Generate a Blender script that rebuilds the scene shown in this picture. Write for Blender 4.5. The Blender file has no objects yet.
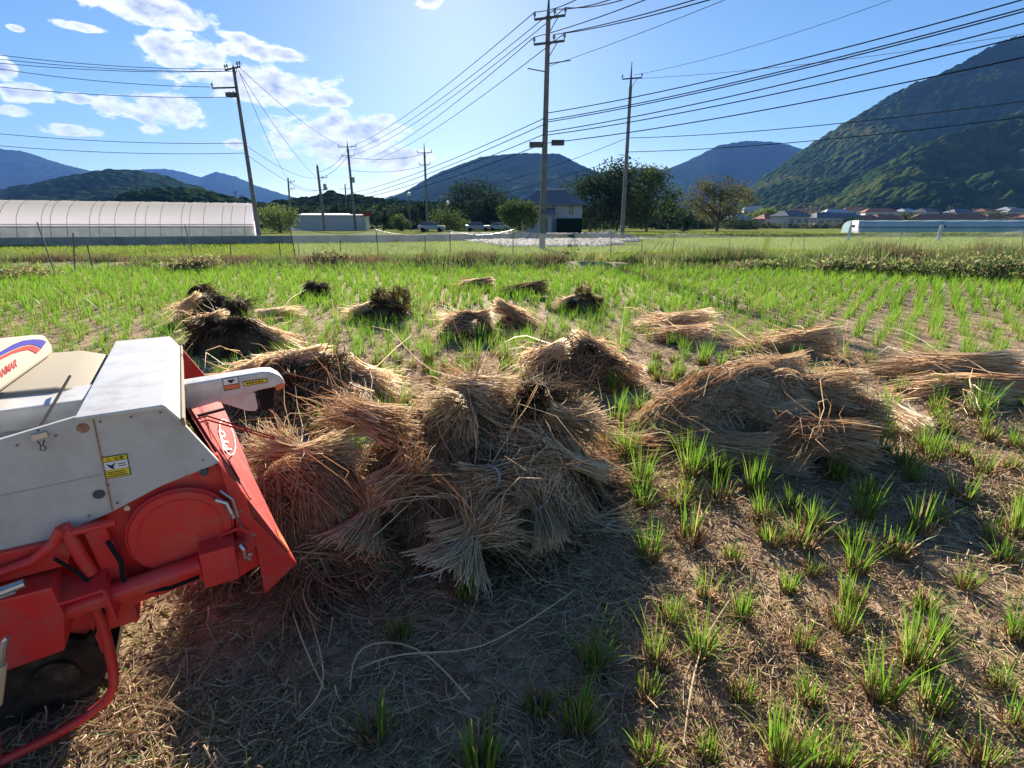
import bpy, bmesh, math, random
import numpy as np
from mathutils import Vector, Matrix

# ------------------------------------------------------------------ camera, world, sun
SC = bpy.context.scene
C = SC.collection
PITCH = math.atan(0.318); SP, CP = math.sin(PITCH), math.cos(PITCH); FPX = 500.0; CAMH = 1.5
cam_d = bpy.data.cameras.new("camera"); cam = bpy.data.objects.new("camera", cam_d); C.objects.link(cam)
cam.location = (0, 0, CAMH); cam.rotation_euler = (math.pi/2 - PITCH, 0, 0)
cam_d.sensor_width = 36; cam_d.lens = 36*FPX/1024; cam_d.clip_start = 0.05; cam_d.clip_end = 30000
SC.camera = cam
SUN_AZ, SUN_EL = math.radians(-5.3), math.radians(22.0)     # azimuth measured from +Y towards +X
w = bpy.data.worlds.new("World"); SC.world = w; w.use_nodes = True
nt = w.node_tree; nt.nodes.clear()
def N(nt, t, **k):
    n = nt.nodes.new(t)
    for a, v in k.items(): setattr(n, a, v)
    return n
def setin(n, **k):
    for a, v in k.items(): n.inputs[a.replace('_', ' ')].default_value = v
def math_(nt, op, a, b=None, c=None, clamp=False):
    n = nt.nodes.new('ShaderNodeMath'); n.operation = op; n.use_clamp = clamp
    for i, v in enumerate((a, b, c)):
        if v is None: continue
        if isinstance(v, (int, float)): n.inputs[i].default_value = v
        else: nt.links.new(v, n.inputs[i])
    return n.outputs[0]
def build_world():
    L = nt.links
    out = N(nt, 'ShaderNodeOutputWorld'); bg = N(nt, 'ShaderNodeBackground')
    sky = N(nt, 'ShaderNodeTexSky'); sky.sky_type = 'NISHITA'; sky.sun_disc = False
    sky.sun_elevation = SUN_EL; sky.sun_rotation = SUN_AZ
    sky.air_density = 1.0; sky.dust_density = 0.2; sky.ozone_density = 3.5; sky.altitude = 50
    tc = N(nt, 'ShaderNodeTexCoord'); sep = N(nt, 'ShaderNodeSeparateXYZ'); L.new(tc.outputs['Generated'], sep.inputs[0])
    az = math_(nt, 'ARCTAN2', sep.outputs[0], sep.outputs[1]); el = math_(nt, 'ARCSINE', sep.outputs[2])
    # clouds: cumulus banks in the left half of the sky, soft-edged masks broken up by noise
    comb = N(nt, 'ShaderNodeCombineXYZ'); L.new(az, comb.inputs[0]); L.new(math_(nt, 'MULTIPLY', el, 1.9), comb.inputs[1])
    nz = N(nt, 'ShaderNodeTexNoise'); L.new(comb.outputs[0], nz.inputs['Vector']); setin(nz, Scale=21.0, Detail=9.0, Roughness=0.62, Distortion=0.25)
    nz2 = N(nt, 'ShaderNodeTexNoise'); L.new(comb.outputs[0], nz2.inputs['Vector']); setin(nz2, Scale=34.0, Detail=6.0, Roughness=0.6)
    CL = [(145, 8, 62, 15), (258, 52, 46, 8), (180, 50, 46, 16), (262, 84, 80, 18), (160, 110, 54, 15), (20, 92, 28, 9), (2, 70, 14, 12), (70, 130, 28, 6),
          (345, 140, 72, 24), (395, 158, 46, 13), (240, 38, 26, 5), (325, 100, 32, 6), (80, 27, 26, 4), (152, 130, 12, 5), (75, 98, 16, 5), (430, -2, 16, 9), (236, 144, 14, 5), (20,112,22,5), (385,118,14,5), (15, 28, 8, 3)]
    acc = None
    for (px, py, rx, ry) in CL:
        a = (px-512)/FPX; b = (py-384)/FPX
        d = Vector((a, CP-b*SP, -SP-b*CP)); dn = d.normalized()
        a0 = math.atan2(dn.x, dn.y); e0 = math.asin(dn.z)
        rr = FPX*d.length
        dx = math_(nt, 'DIVIDE', math_(nt, 'SUBTRACT', az, a0), 1.05*rx/rr*(1/max(.5, math.cos(e0)))*1.0)
        dy = math_(nt, 'DIVIDE', math_(nt, 'SUBTRACT', el, e0), 1.15*ry/rr)
        m = math_(nt, 'ADD', math_(nt, 'MULTIPLY', dx, dx), math_(nt, 'MULTIPLY', dy, dy))
        m = math_(nt, 'SUBTRACT', 1.0, m)
        acc = m if acc is None else math_(nt, 'MAXIMUM', acc, m)
    acc = math_(nt, 'MAXIMUM', acc, -1.5)
    dens = math_(nt, 'ADD', math_(nt, 'MULTIPLY', acc, 0.75), math_(nt, 'MULTIPLY', math_(nt, 'SUBTRACT', nz.outputs[0], 0.525), 2.7))
    mr = N(nt, 'ShaderNodeMapRange'); L.new(dens, mr.inputs[0]); mr.interpolation_type = 'SMOOTHSTEP'
    mr.inputs[1].default_value = 0.02; mr.inputs[2].default_value = 0.42; mr.inputs[3].default_value = 0; mr.inputs[4].default_value = 0.97
    # cloud brightness: thick middles are greyer
    ramp = N(nt, 'ShaderNodeValToRGB'); cr = ramp.color_ramp
    cr.elements[0].position = 0.1; cr.elements[0].color = (8.2, 8.2, 8.4, 1)
    cr.elements[1].position = 1.0; cr.elements[1].color = (2.4, 2.7, 3.5, 1)
    L.new(math_(nt, 'MULTIPLY', math_(nt, 'ADD', dens, math_(nt, 'MULTIPLY', math_(nt, 'SUBTRACT', nz2.outputs[0], .5), 1.6)), 0.85), ramp.inputs[0])
    mix = N(nt, 'ShaderNodeMix'); mix.data_type = 'RGBA'; L.new(mr.outputs[0], mix.inputs[0])
    hs = N(nt, 'ShaderNodeHueSaturation'); setin(hs, Saturation=1.14, Value=.68); L.new(sky.outputs[0], hs.inputs['Color'])
    L.new(hs.outputs[0], mix.inputs[6]); L.new(ramp.outputs[0], mix.inputs[7])
    L.new(mix.outputs[2], bg.inputs[0]); bg.inputs[1].default_value = 0.05
    L.new(bg.outputs[0], out.inputs[0])
build_world()
sd = bpy.data.lights.new("sun", 'SUN'); sd.energy = 5.0; sd.angle = math.radians(0.55); sd.color = (1.0, 0.91, 0.78)
sun = bpy.data.objects.new("sun", sd); C.objects.link(sun)
sdir = Vector((math.sin(SUN_AZ)*math.cos(SUN_EL), math.cos(SUN_AZ)*math.cos(SUN_EL), math.sin(SUN_EL)))
sun.rotation_euler = sdir.to_track_quat('Z', 'Y').to_euler()
SC.view_settings.view_transform = 'Standard'; SC.view_settings.look = 'None'; SC.view_settings.gamma = 1
SC.view_settings.exposure = 1.9
SC.render.engine = 'CYCLES'
SC.cycles.max_bounces = 6; SC.cycles.transparent_max_bounces = 24; SC.cycles.volume_bounces = 0
SC.cycles.use_denoising = True

NTH = ['first', 'second', 'third', 'fourth', 'fifth', 'sixth', 'seventh', 'eighth', 'ninth', 'tenth', 'eleventh', 'twelfth', 'thirteenth', 'fourteenth', 'fifteenth', 'sixteenth', 'seventeenth', 'eighteenth', 'nineteenth', 'twentieth', 'twenty-first', 'twenty-second', 'twenty-third', 'twenty-fourth', 'twenty-fifth', 'twenty-sixth', 'twenty-seventh', 'twenty-eighth', 'twenty-ninth', 'thirtieth', 'thirty-first', 'thirty-second', 'thirty-third', 'thirty-fourth', 'thirty-fifth', 'thirty-sixth']
# ------------------------------------------------------------------ geometry helpers
def ray(px, py):
    a = (px-512)/FPX; b = (py-384)/FPX
    return np.array([a, CP-b*SP, -SP-b*CP])
def P(px, py, Y):                       # point seen at a pixel, Y metres ahead of the camera
    d = ray(px, py); t = Y/d[1]; return Vector((d[0]*t, Y, CAMH+d[2]*t))
def G(px, py, z=0.0):
    d = ray(px, py); t = (z-CAMH)/d[2]; return Vector((d[0]*t, d[1]*t, z))
def proj(p):                            # arrays (n,3) -> px, py, depth
    p = np.atleast_2d(np.asarray(p, float)); x = p[:, 0]; y = p[:, 1]; z = p[:, 2]-CAMH
    zc = y*CP - z*SP; yc = -(z*CP + y*SP)
    zz = np.where(zc > .05, zc, .05)
    return 512+FPX*x/zz, 384+FPX*yc/zz, zc

def mesh_np(name, V, F, tint=None):
    V = np.asarray(V, np.float32).reshape(-1, 3); F = np.asarray(F, np.int32)
    k = F.shape[1]; me = bpy.data.meshes.new(name)
    me.vertices.add(len(V)); me.vertices.foreach_set('co', V.ravel())
    me.loops.add(F.size); me.loops.foreach_set('vertex_index', F.ravel())
    me.polygons.add(len(F)); me.polygons.foreach_set('loop_start', np.arange(0, F.size, k, dtype=np.int32))
    me.polygons.foreach_set('loop_total', np.full(len(F), k, np.int32))
    me.update(calc_edges=True)
    if tint is not None:
        a = me.attributes.new('tint', 'FLOAT', 'POINT'); a.data.foreach_set('value', np.asarray(tint, np.float32).ravel())
    return me
def props(o, label=None, cat=None, group=None, kind=None):
    if label: o['label'] = label
    if cat: o['category'] = cat
    if group: o['group'] = group
    if kind: o['kind'] = kind
    return o
def link(name, me, mat=None, parent=None, smooth=False, loc=None):
    o = bpy.data.objects.new(name, me); C.objects.link(o)
    if mat is not None and me is not None:
        me.materials.clear(); me.materials.append(mat)
    if smooth: me.polygons.foreach_set('use_smooth', [True]*len(me.polygons))
    if parent is not None: o.parent = parent
    if loc is not None: o.location = loc
    return o
def empty(name, loc, label, cat, group=None, rotz=0):
    o = bpy.data.objects.new(name, None); C.objects.link(o); o.location = loc; o.rotation_euler = (0, 0, rotz); o.empty_display_size = .1
    return props(o, label, cat, group)

class MB:                                # collects simple solids into one mesh
    def __init__(s): s.v = []; s.f = []
    def add(s, vs, fs):
        n = len(s.v); s.v += [tuple(v) for v in vs]; s.f += [tuple(i+n for i in f) for f in fs]; return s
    def box(s, c, d, R=None):
        vs = []
        for x in (-.5, .5):
            for y in (-.5, .5):
                for z in (-.5, .5):
                    q = Vector((x*d[0], y*d[1], z*d[2]))
                    if R: q = R @ q
                    vs.append(q+Vector(c))
        return s.add(vs, [(0, 1, 3, 2), (4, 6, 7, 5), (0, 4, 5, 1), (2, 3, 7, 6), (0, 2, 6, 4), (1, 5, 7, 3)])
    def tube(s, pts, r, n=8, cap=True):
        pts = [Vector(p) for p in pts]; rr = r if isinstance(r, (list, tuple)) else [r]*len(pts); rings = []; base = len(s.v)
        up = None
        for i, p in enumerate(pts):
            t = (pts[min(i+1, len(pts)-1)]-pts[max(i-1, 0)]).normalized()
            a = t.orthogonal().normalized() if up is None else (up-t*up.dot(t)).normalized()
            up = a; b = t.cross(a)
            for k in range(n):
                an = 2*math.pi*k/n; s.v.append(tuple(p+(a*math.cos(an)+b*math.sin(an))*rr[i]))
        for i in range(len(pts)-1):
            for k in range(n):
                s.f.append((base+i*n+k, base+i*n+(k+1) % n, base+(i+1)*n+(k+1) % n, base+(i+1)*n+k))
        if cap:
            s.f.append(tuple(base+k for k in range(n))[::-1]); s.f.append(tuple(base+(len(pts)-1)*n+k for k in range(n)))
        return s
    def prism(s, poly, off):             # poly: list of 3D points, extruded by the vector off
        n = len(poly); vs = [Vector(p) for p in poly]; vs = vs+[v+Vector(off) for v in vs]
        fs = [tuple(range(n))[::-1], tuple(range(n, 2*n))]+[(i, (i+1) % n, n+(i+1) % n, n+i) for i in range(n)]
        return s.add(vs, fs)
    def build(s, name, mat, parent=None, bevel=0, loc=None, smooth=False, seg=2):
        bm = bmesh.new(); vs = [bm.verts.new(v) for v in s.v]
        for f in s.f:
            try: bm.faces.new([vs[i] for i in f])
            except ValueError: pass
        bmesh.ops.recalc_face_normals(bm, faces=bm.faces)
        if bevel:
            es = [e for e in bm.edges if len(e.link_faces) == 2 and e.calc_face_angle(0) > .5]
            bmesh.ops.bevel(bm, geom=es, offset=bevel, segments=seg, affect='EDGES', profile=.6)
        me = bpy.data.meshes.new(name); bm.to_mesh(me); bm.free()
        if smooth:
            me.polygons.foreach_set('use_smooth', [True]*len(me.polygons))
            try: me.set_sharp_from_angle(angle=math.radians(35))
            except Exception: pass
        return link(name, me, mat, parent, loc=loc)

def ribbons(Pts, W, side, tint):         # Pts (N,K,3), W (N,K), side (N,3) -> V,F,T
    n, k, _ = Pts.shape
    off = side[:, None, :]*W[:, :, None]*.5
    V = np.stack([Pts-off, Pts+off], 2).reshape(-1, 3)
    i = (np.arange(n)[:, None]*k+np.arange(k-1)[None, :]).ravel()*2
    F = np.stack([i, i+1, i+3, i+2], 1)
    if np.ndim(tint) == 1: tint = np.repeat(tint[:, None], k, 1)
    T = np.repeat(tint.reshape(-1), 2)
    return V, F, T
def tubes3(Pts, W, tint):                # three-sided stalks
    n, k, _ = Pts.shape
    t = np.gradient(Pts, axis=1); t /= np.linalg.norm(t, axis=2, keepdims=True)+1e-9
    ref = np.where(np.abs(t[:, :, 2:3]) > .8, np.array([1., 0, 0]), np.array([0, 0, 1.]))
    a = np.cross(t, ref); a /= np.linalg.norm(a, axis=2, keepdims=True)+1e-9; b = np.cross(t, a)
    rings = [Pts+(a*math.cos(q)+b*math.sin(q))*W[:, :, None]*.5 for q in (0.5, 2.6, 4.7)]
    V = np.stack(rings, 2).reshape(-1, 3)
    i = (np.arange(n)[:, None]*k+np.arange(k-1)[None, :]).ravel()*3
    F = np.concatenate([np.stack([i+j, i+(j+1) % 3, i+3+(j+1) % 3, i+3+j], 1) for j in range(3)])
    if np.ndim(tint) == 1: tint = np.repeat(tint[:, None], k, 1)
    return V, F, np.repeat(tint.reshape(-1), 3)
def merge(parts):
    Vs, Fs, Ts = [], [], []; n = 0
    for V, F, T in parts: Vs.append(V); Fs.append(F+n); Ts.append(T); n += len(V)
    return np.concatenate(Vs), np.concatenate(Fs), np.concatenate(Ts)
def vnoise(x, y, seed=0):                # smooth value noise 0..1
    xi = np.floor(x).astype(np.int64); yi = np.floor(y).astype(np.int64); fx = x-xi; fy = y-yi
    fx = fx*fx*(3-2*fx); fy = fy*fy*(3-2*fy)
    def h(a, b):
        q = (a*374761393+b*668265263+seed*974634777) & 0xffffffff
        q = ((q ^ (q >> 13))*1274126177) & 0xffffffff
        return ((q ^ (q >> 16)) & 0xffff)/65535.0
    return (h(xi, yi)*(1-fx)+h(xi+1, yi)*fx)*(1-fy)+(h(xi, yi+1)*(1-fx)+h(xi+1, yi+1)*fx)*fy
def fbm(x, y, seed=0, o=4):
    s = 0; a = .5; t = 0
    for i in range(o): s = s+a*vnoise(x*2**i, y*2**i, seed+i*17); t += a; a *= .5
    return s/t
def cells(x, y, seed=0):                 # jittered-cell distance and id, for tree canopies
    xi = np.floor(x).astype(np.int64); yi = np.floor(y).astype(np.int64); best = np.full(x.shape, 9.); bid = np.zeros(x.shape)
    for i in (-1, 0, 1):
        for j in (-1, 0, 1):
            a = xi+i; b = yi+j
            q = (a*73856093+b*19349663+seed*83492791) & 0xffffffff; q = ((q ^ (q >> 15))*2246822519) & 0xffffffff
            r1 = (q & 1023)/1023.; r2 = ((q >> 10) & 1023)/1023.; r3 = ((q >> 20) & 1023)/1023.
            d = np.hypot(a+.15+.7*r1-x, b+.15+.7*r2-y); m = d < best
            best = np.where(m, d, best); bid = np.where(m, r3, bid)
    return best, bid

# ------------------------------------------------------------------ materials
def mat(name, col=None, rough=.8, ramp=None, noise=None, spec=.3, transl=0.0, attr=False, bump=0, metal=0, tcol=None, nscale=5, coat=0, dirt=None):
    m = bpy.data.materials.new(name); m.use_nodes = True; t = m.node_tree; t.nodes.clear(); L = t.links
    out = N(t, 'ShaderNodeOutputMaterial'); b = N(t, 'ShaderNodeBsdfPrincipled'); setin(b, Roughness=rough, Metallic=metal)
    b.inputs['Specular IOR Level'].default_value = spec
    if coat: b.inputs['Coat Weight'].default_value = coat
    src = None; tc = N(t, 'ShaderNodeTexCoord')
    if attr or noise:
        if attr:
            at = N(t, 'ShaderNodeAttribute'); at.attribute_name = 'tint'; fac = at.outputs['Fac']
        else:
            nz = N(t, 'ShaderNodeTexNoise'); setin(nz, Scale=float(noise), Detail=8.0, Roughness=.62); L.new(tc.outputs['Object'], nz.inputs['Vector']); fac = nz.outputs[0]
        r = N(t, 'ShaderNodeValToRGB'); cr = r.color_ramp
        while len(cr.elements) < len(ramp): cr.elements.new(.5)
        for e, (p_, c_) in zip(cr.elements, ramp): e.position = p_; e.color = (*c_, 1)
        L.new(fac, r.inputs[0]); src = r.outputs[0]
    if dirt:                                                  # (colour, scale, amount)
        nd = N(t, 'ShaderNodeTexNoise'); setin(nd, Scale=float(dirt[1]), Detail=7.0, Roughness=.7); L.new(tc.outputs['Object'], nd.inputs['Vector'])
        mr = N(t, 'ShaderNodeMapRange'); L.new(nd.outputs[0], mr.inputs[0]); mr.inputs[1].default_value = .46; mr.inputs[2].default_value = .72; mr.inputs[4].default_value = dirt[2]
        mx = N(t, 'ShaderNodeMix'); mx.data_type = 'RGBA'; L.new(mr.outputs[0], mx.inputs[0]); mx.inputs[7].default_value = (*dirt[0], 1)
        if src: L.new(src, mx.inputs[6])
        else: mx.inputs[6].default_value = (*col, 1)
        src = mx.outputs[2]
    if src: L.new(src, b.inputs['Base Color'])
    else: b.inputs['Base Color'].default_value = (*col, 1)
    if bump:
        nb = N(t, 'ShaderNodeTexNoise'); setin(nb, Scale=float(nscale), Detail=8.0, Roughness=.6); L.new(tc.outputs['Object'], nb.inputs['Vector'])
        bp = N(t, 'ShaderNodeBump'); setin(bp, Strength=.8, Distance=float(bump)); L.new(nb.outputs[0], bp.inputs['Height']); L.new(bp.outputs[0], b.inputs['Normal'])
    sh = b.outputs[0]
    if transl:
        tr = N(t, 'ShaderNodeBsdfTranslucent')
        if tcol: tr.inputs[0].default_value = (*tcol, 1)
        elif src: L.new(src, tr.inputs[0])
        else: tr.inputs[0].default_value = (*col, 1)
        mx = N(t, 'ShaderNodeMixShader'); mx.inputs[0].default_value = transl; L.new(sh, mx.inputs[1]); L.new(tr.outputs[0], mx.inputs[2]); sh = mx.outputs[0]
    L.new(sh, out.inputs[0]); return m

M = {}
M['blade'] = mat('rice_blade_green', rough=.45, spec=.35, attr=True, transl=.5, ramp=[(0, (.42, .33, .13)), (.18, (.26, .30, .06)), (.45, (.09, .20, .02)), (1, (.20, .36, .03))])
M['farblade'] = mat('far_blade_green', rough=.6, spec=.2, attr=True, transl=.4, ramp=[(0, (.30, .24, .10)), (.35, (.19, .23, .045)), (1, (.22, .32, .045))])
M['stub'] = mat('dry_stubble', rough=.85, attr=True, transl=.25, ramp=[(0, (.18, .10, .05)), (.5, (.46, .29, .15)), (1, (.66, .48, .27))])
M['straw'] = mat('rice_straw', rough=.5, spec=.4, attr=True, transl=.5, ramp=[(0, (.11, .07, .045)), (.22, (.34, .20, .12)), (.42, (.58, .37, .21)), (.68, (.76, .56, .34)), (1, (.92, .82, .62))])
M['shadestraw'] = mat('shade_dark_straw', rough=.8, spec=.15, attr=True, transl=.2, ramp=[(0, (.025, .016, .012)), (.35, (.07, .042, .028)), (.65, (.17, .105, .06)), (1, (.38, .25, .14))])  # darker copy of rice_straw; the shade on butt ends is put into its colour
M['litter'] = mat('straw_litter', rough=.7, attr=True, transl=.4, ramp=[(0, (.24, .155, .095)), (.35, (.56, .40, .25)), (.7, (.76, .60, .40)), (1, (.84, .74, .54))])
M['redstraw'] = mat('straw_by_machine', rough=.5, spec=.35, attr=True, transl=.35, ramp=[(0, (.14, .06, .045)), (.35, (.46, .24, .14)), (.75, (.66, .42, .24)), (1, (.75, .55, .32))])
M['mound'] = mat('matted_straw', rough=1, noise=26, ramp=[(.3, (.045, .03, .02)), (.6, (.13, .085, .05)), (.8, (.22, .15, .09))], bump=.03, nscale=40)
M['white'] = mat('white_paint', (.66, .64, .60), rough=.34, spec=.5, coat=.25, dirt=((.34, .27, .20), 9, .6))
M['cream'] = mat('cream_plastic', (.34, .305, .24), rough=.75, spec=.08, dirt=((.38, .31, .22), 7, .5))
M['greypanel'] = mat('light_grey_panel', (.56, .535, .48), rough=.45, spec=.5, dirt=((.25, .21, .17), 6, .45))
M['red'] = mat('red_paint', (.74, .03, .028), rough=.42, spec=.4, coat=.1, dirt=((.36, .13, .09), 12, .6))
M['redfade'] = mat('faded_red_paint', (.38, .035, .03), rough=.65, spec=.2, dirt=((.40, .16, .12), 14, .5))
M['black'] = mat('black_rubber', (.02, .019, .02), spec=.08, rough=.9, bump=.002, nscale=60)
M['steel'] = mat('bare_steel', (.55, .55, .55), rough=.35, metal=.9)
M['wood'] = mat('pale_wood', (.62, .45, .26), rough=.6)
M['yellow'] = mat('yellow_label', (.85, .62, .03), rough=.5)
M['labelwhite'] = mat('white_label', (.80, .80, .78), rough=.5)
M['labelblack'] = mat('black_print', (.02, .02, .02), rough=.5)
M['orange'] = mat('orange_label', (.75, .20, .07), rough=.5)
M['blue'] = mat('blue_stripe', (.022, .022, .26), rough=.8, spec=.05)
M['bandblue'] = mat('band_blue', (.14, .24, .34), rough=.8)
M['stripered'] = mat('red_stripe', (.42, .03, .03), rough=.8, spec=.05)
M['rust'] = mat('rust_edge', rough=.85, noise=40, ramp=[(.35, (.22, .08, .03)), (.65, (.5, .3, .2))])
M['concrete'] = mat('pole_concrete', rough=.85, noise=2.5, ramp=[(.3, (.12, .115, .11)), (.7, (.20, .19, .18))])
M['darkmetal'] = mat('dark_metal', (.09, .09, .10), rough=.6, metal=.3)
M['wire'] = mat('wire_black', (.025, .025, .03), spec=.05, rough=.9)
M['insul'] = mat('insulator', (.30, .30, .32), rough=.3)
M['wall'] = mat('concrete_wall', rough=.9, noise=1.2, ramp=[(.3, (.20, .20, .20)), (.7, (.33, .33, .32))])
M['plastic'] = mat('greenhouse_film', (.86, .83, .90), rough=.5, transl=.9, dirt=((.80, .79, .83), 1.2, .5))
M['plasticlow'] = mat('dirty_film', rough=.6, noise=1.4, transl=.25, ramp=[(.3, (.52, .51, .44)), (.7, (.78, .76, .66))])
M['netblue'] = mat('blue_green_net', rough=.7, noise=.6, transl=.3, ramp=[(.3, (.30, .42, .48)), (.7, (.44, .56, .62))])
M['housewall'] = mat('house_wall', (.40, .41, .43), rough=.8, dirt=((.36, .35, .35), 1, .4))
M['wrap'] = mat('white_wrap', (.50, .55, .60), rough=.8, spec=.1)
M['mudtrack'] = mat('muddy_rubber', rough=1, spec=.03, noise=9, ramp=[(.35, (.018, .016, .015)), (.55, (.05, .038, .028)), (.75, (.16, .115, .075))], bump=.01, nscale=25)
M['palewall'] = mat('pale_house_wall', (.42, .43, .46), rough=.9, spec=.05)
M['roofgrey'] = mat('roof_grey_tile', rough=.9, spec=.08, noise=3, ramp=[(.3, (.11, .12, .14)), (.7, (.20, .21, .24))])
M['roofred'] = mat('roof_red_brown', rough=.9, spec=.08, noise=3, ramp=[(.3, (.22, .09, .06)), (.7, (.38, .19, .14))])
M['glass'] = mat('dark_window', (.03, .035, .045), rough=.1, spec=.8)
M['mulch'] = mat('mulch_film', rough=.9, noise=1.5, spec=.03, ramp=[(.38, (.16, .15, .13)), (.46, (.17, .17, .16)), (.65, (.27, .26, .25))])
M['bark'] = mat('bark', rough=.9, noise=6, ramp=[(.3, (.06, .045, .035)), (.7, (.15, .12, .09))])
def leafmat(n, a, b, c): return mat(n, rough=.9, spec=.04, attr=True, transl=.3, ramp=[(0, a), (.5, b), (1, c)])
M['leafdark'] = leafmat('dark_foliage', (.012, .028, .014), (.024, .045, .02), (.045, .07, .028))
M['leafmid'] = leafmat('mid_foliage', (.035, .06, .02), (.07, .11, .03), (.13, .16, .05))
M['leafolive'] = leafmat('olive_foliage', (.05, .055, .02), (.11, .11, .04), (.19, .17, .07))
M['leafbright'] = leafmat('pale_green_foliage', (.07, .11, .03), (.14, .20, .05), (.24, .28, .09))
M['weed'] = mat('weeds', rough=.75, attr=True, transl=.35, ramp=[(0, (.06, .045, .03)), (.3, (.22, .15, .09)), (.55, (.12, .17, .05)), (.8, (.16, .26, .06)), (1, (.46, .38, .18))])
M['wood_far'] = mat('forest_canopy', rough=1, attr=True, spec=0.0, ramp=[(0, (.010, .022, .010)), (.45, (.028, .052, .018)), (.75, (.07, .09, .024)), (.9, (.11, .10, .03)), (1, (.13, .09, .04))])

def soil_material():
    m = bpy.data.materials.new('field_soil'); m.use_nodes = True; t = m.node_tree; t.nodes.clear(); L = t.links
    out = N(t, 'ShaderNodeOutputMaterial'); b = N(t, 'ShaderNodeBsdfPrincipled'); setin(b, Roughness=.95); b.inputs['Specular IOR Level'].default_value = .1
    tc = N(t, 'ShaderNodeTexCoord')
    def nz(s, d=8, r=.65):
        n = N(t, 'ShaderNodeTexNoise'); setin(n, Scale=s, Detail=float(d), Roughness=r); L.new(tc.outputs['Object'], n.inputs['Vector']); return n.outputs[0]
    def rmp(f, els):
        r = N(t, 'ShaderNodeValToRGB'); cr = r.color_ramp
        while len(cr.elements) < len(els): cr.elements.new(.5)
        for e, (p_, c_) in zip(cr.elements, els): e.position = p_; e.color = (*c_, 1)
        L.new(f, r.inputs[0]); return r.outputs[0]
    a = rmp(nz(14.0), [(.3, (.19, .125, .08)), (.5, (.38, .265, .17)), (.72, (.54, .40, .27))])
    f = rmp(nz(130.0, 4), [(.35, (.45, .42, .4)), (.6, (1, 1, 1)), (.75, (1.3, 1.25, 1.15))])
    mx = N(t, 'ShaderNodeMix'); mx.data_type = 'RGBA'; mx.blend_type = 'MULTIPLY'; mx.inputs[0].default_value = .8; L.new(a, mx.inputs[6]); L.new(f, mx.inputs[7])
    # thin green cover of moss and small weeds
    g = N(t, 'ShaderNodeMix'); g.data_type = 'RGBA'; L.new(mx.outputs[2], g.inputs[6]); g.inputs[7].default_value = (.13, .17, .05, 1)
    gr = N(t, 'ShaderNodeMapRange'); L.new(nz(1.3, 9, .7), gr.inputs[0]); gr.inputs[1].default_value = .52; gr.inputs[2].default_value = .68; gr.inputs[4].default_value = .55
    L.new(gr.outputs[0], g.inputs[0]); L.new(g.outputs[2], b.inputs['Base Color'])
    bp = N(t, 'ShaderNodeBump'); setin(bp, Strength=.6, Distance=.006); L.new(nz(60.0, 8, .7), bp.inputs['Height']); L.new(bp.outputs[0], b.inputs['Normal'])
    L.new(b.outputs[0], out.inputs[0]); return m
M['soil'] = soil_material()
M['field_green'] = mat('far_field', rough=1, noise=.35, spec=0.0, ramp=[(.3, (.09, .115, .035)), (.5, (.14, .17, .05)), (.7, (.20, .19, .075))])
M['road'] = mat('road_surface', rough=.9, noise=2, ramp=[(.3, (.20, .20, .19)), (.7, (.30, .29, .28))])

# ------------------------------------------------------------------ ground
WALLP = [(-80, 27), (-36, 34.5), (-8, 46), (-2, 52)]       # line of the low concrete wall
def wall_y(x): return np.interp(x, [p[0] for p in WALLP], [p[1] for p in WALLP])
def ground_h(x, y):
    x = np.asarray(x, float); y = np.asarray(y, float)
    near = np.clip(1-(y-8)/8, 0, 1)
    h = near*((fbm(x*3.1, y*3.1, 3)-.5)*.04+(fbm(x*14, y*14, 9, 3)-.5)*.009)
    bund = np.exp(-((y-18.6)/1.3)**2)*(.22+.12*(fbm(x*.5, y*.5, 5)-.5))
    ty = np.where(x < -2, wall_y(x), 52+(x+2)*.0+8*np.clip((x+2)/30, 0, 1))
    terr = np.clip((y-ty-.05)/.3, 0, 1)*.50
    return h+bund+terr
def ground():
    def axis(lo, hi, d, g, end):
        a = list(np.arange(lo, hi, d)); s = d; x = hi; r = []
        while x < end: s *= g; x += s; r.append(x)
        s = d; x = lo; l = []
        return a, r
    a, r = axis(-5, 5, .03, 1.075, 9000); xs = np.array(sorted([-q for q in r]+a+r))
    a, r = axis(.4, 8, .03, 1.022, 75); s = .45; x = 75; fr = []
    while x < 9500: s *= 1.12; x += s; fr.append(x)
    bk = []; s = .05; x = .4
    while x > -60: s *= 1.3; x -= s; bk.append(x)
    ys = np.array(sorted(bk+a+r+fr))
    X, Y = np.meshgrid(xs, ys); Z = ground_h(X, Y)
    V = np.stack([X, Y, Z], 2).reshape(-1, 3); nx = len(xs); ny = len(ys)
    i = (np.arange(ny-1)[:, None]*nx+np.arange(nx-1)[None, :]).ravel()
    me = mesh_np('ground', V, np.stack([i, i+1, i+nx+1, i+nx], 1))
    me.materials.append(M['soil']); me.materials.append(M['field_green'])
    fy = np.repeat((ys[:-1]+ys[1:])/2, nx-1); me.polygons.foreach_set('material_index', (fy > 19.5).astype(np.int32))
    o = link('ground', me, None, smooth=True); props(o, kind='structure')
ground()
def sheet(name, x0, x1, y0f, y1f, dz, m, n=60, k=8):
    xs = np.linspace(x0, x1, n); V = []
    for x in xs:
        for j in range(k):
            y = y0f(x)+(y1f(x)-y0f(x))*j/(k-1); V.append((x, y, float(ground_h(x, y))+dz))
    i = (np.arange(n-1)[:, None]*k+np.arange(k-1)[None, :]).ravel()
    o = link(name, mesh_np(name, V, np.stack([i, i+k, i+k+1, i+1], 1)), m); props(o, kind='structure'); return o
# farm road on the terrace above the wall
sheet('farm_road', -75, -2.5, lambda x: float(wall_y(x))+.6, lambda x: float(wall_y(x))+3.2, .012, M['road'])
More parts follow.
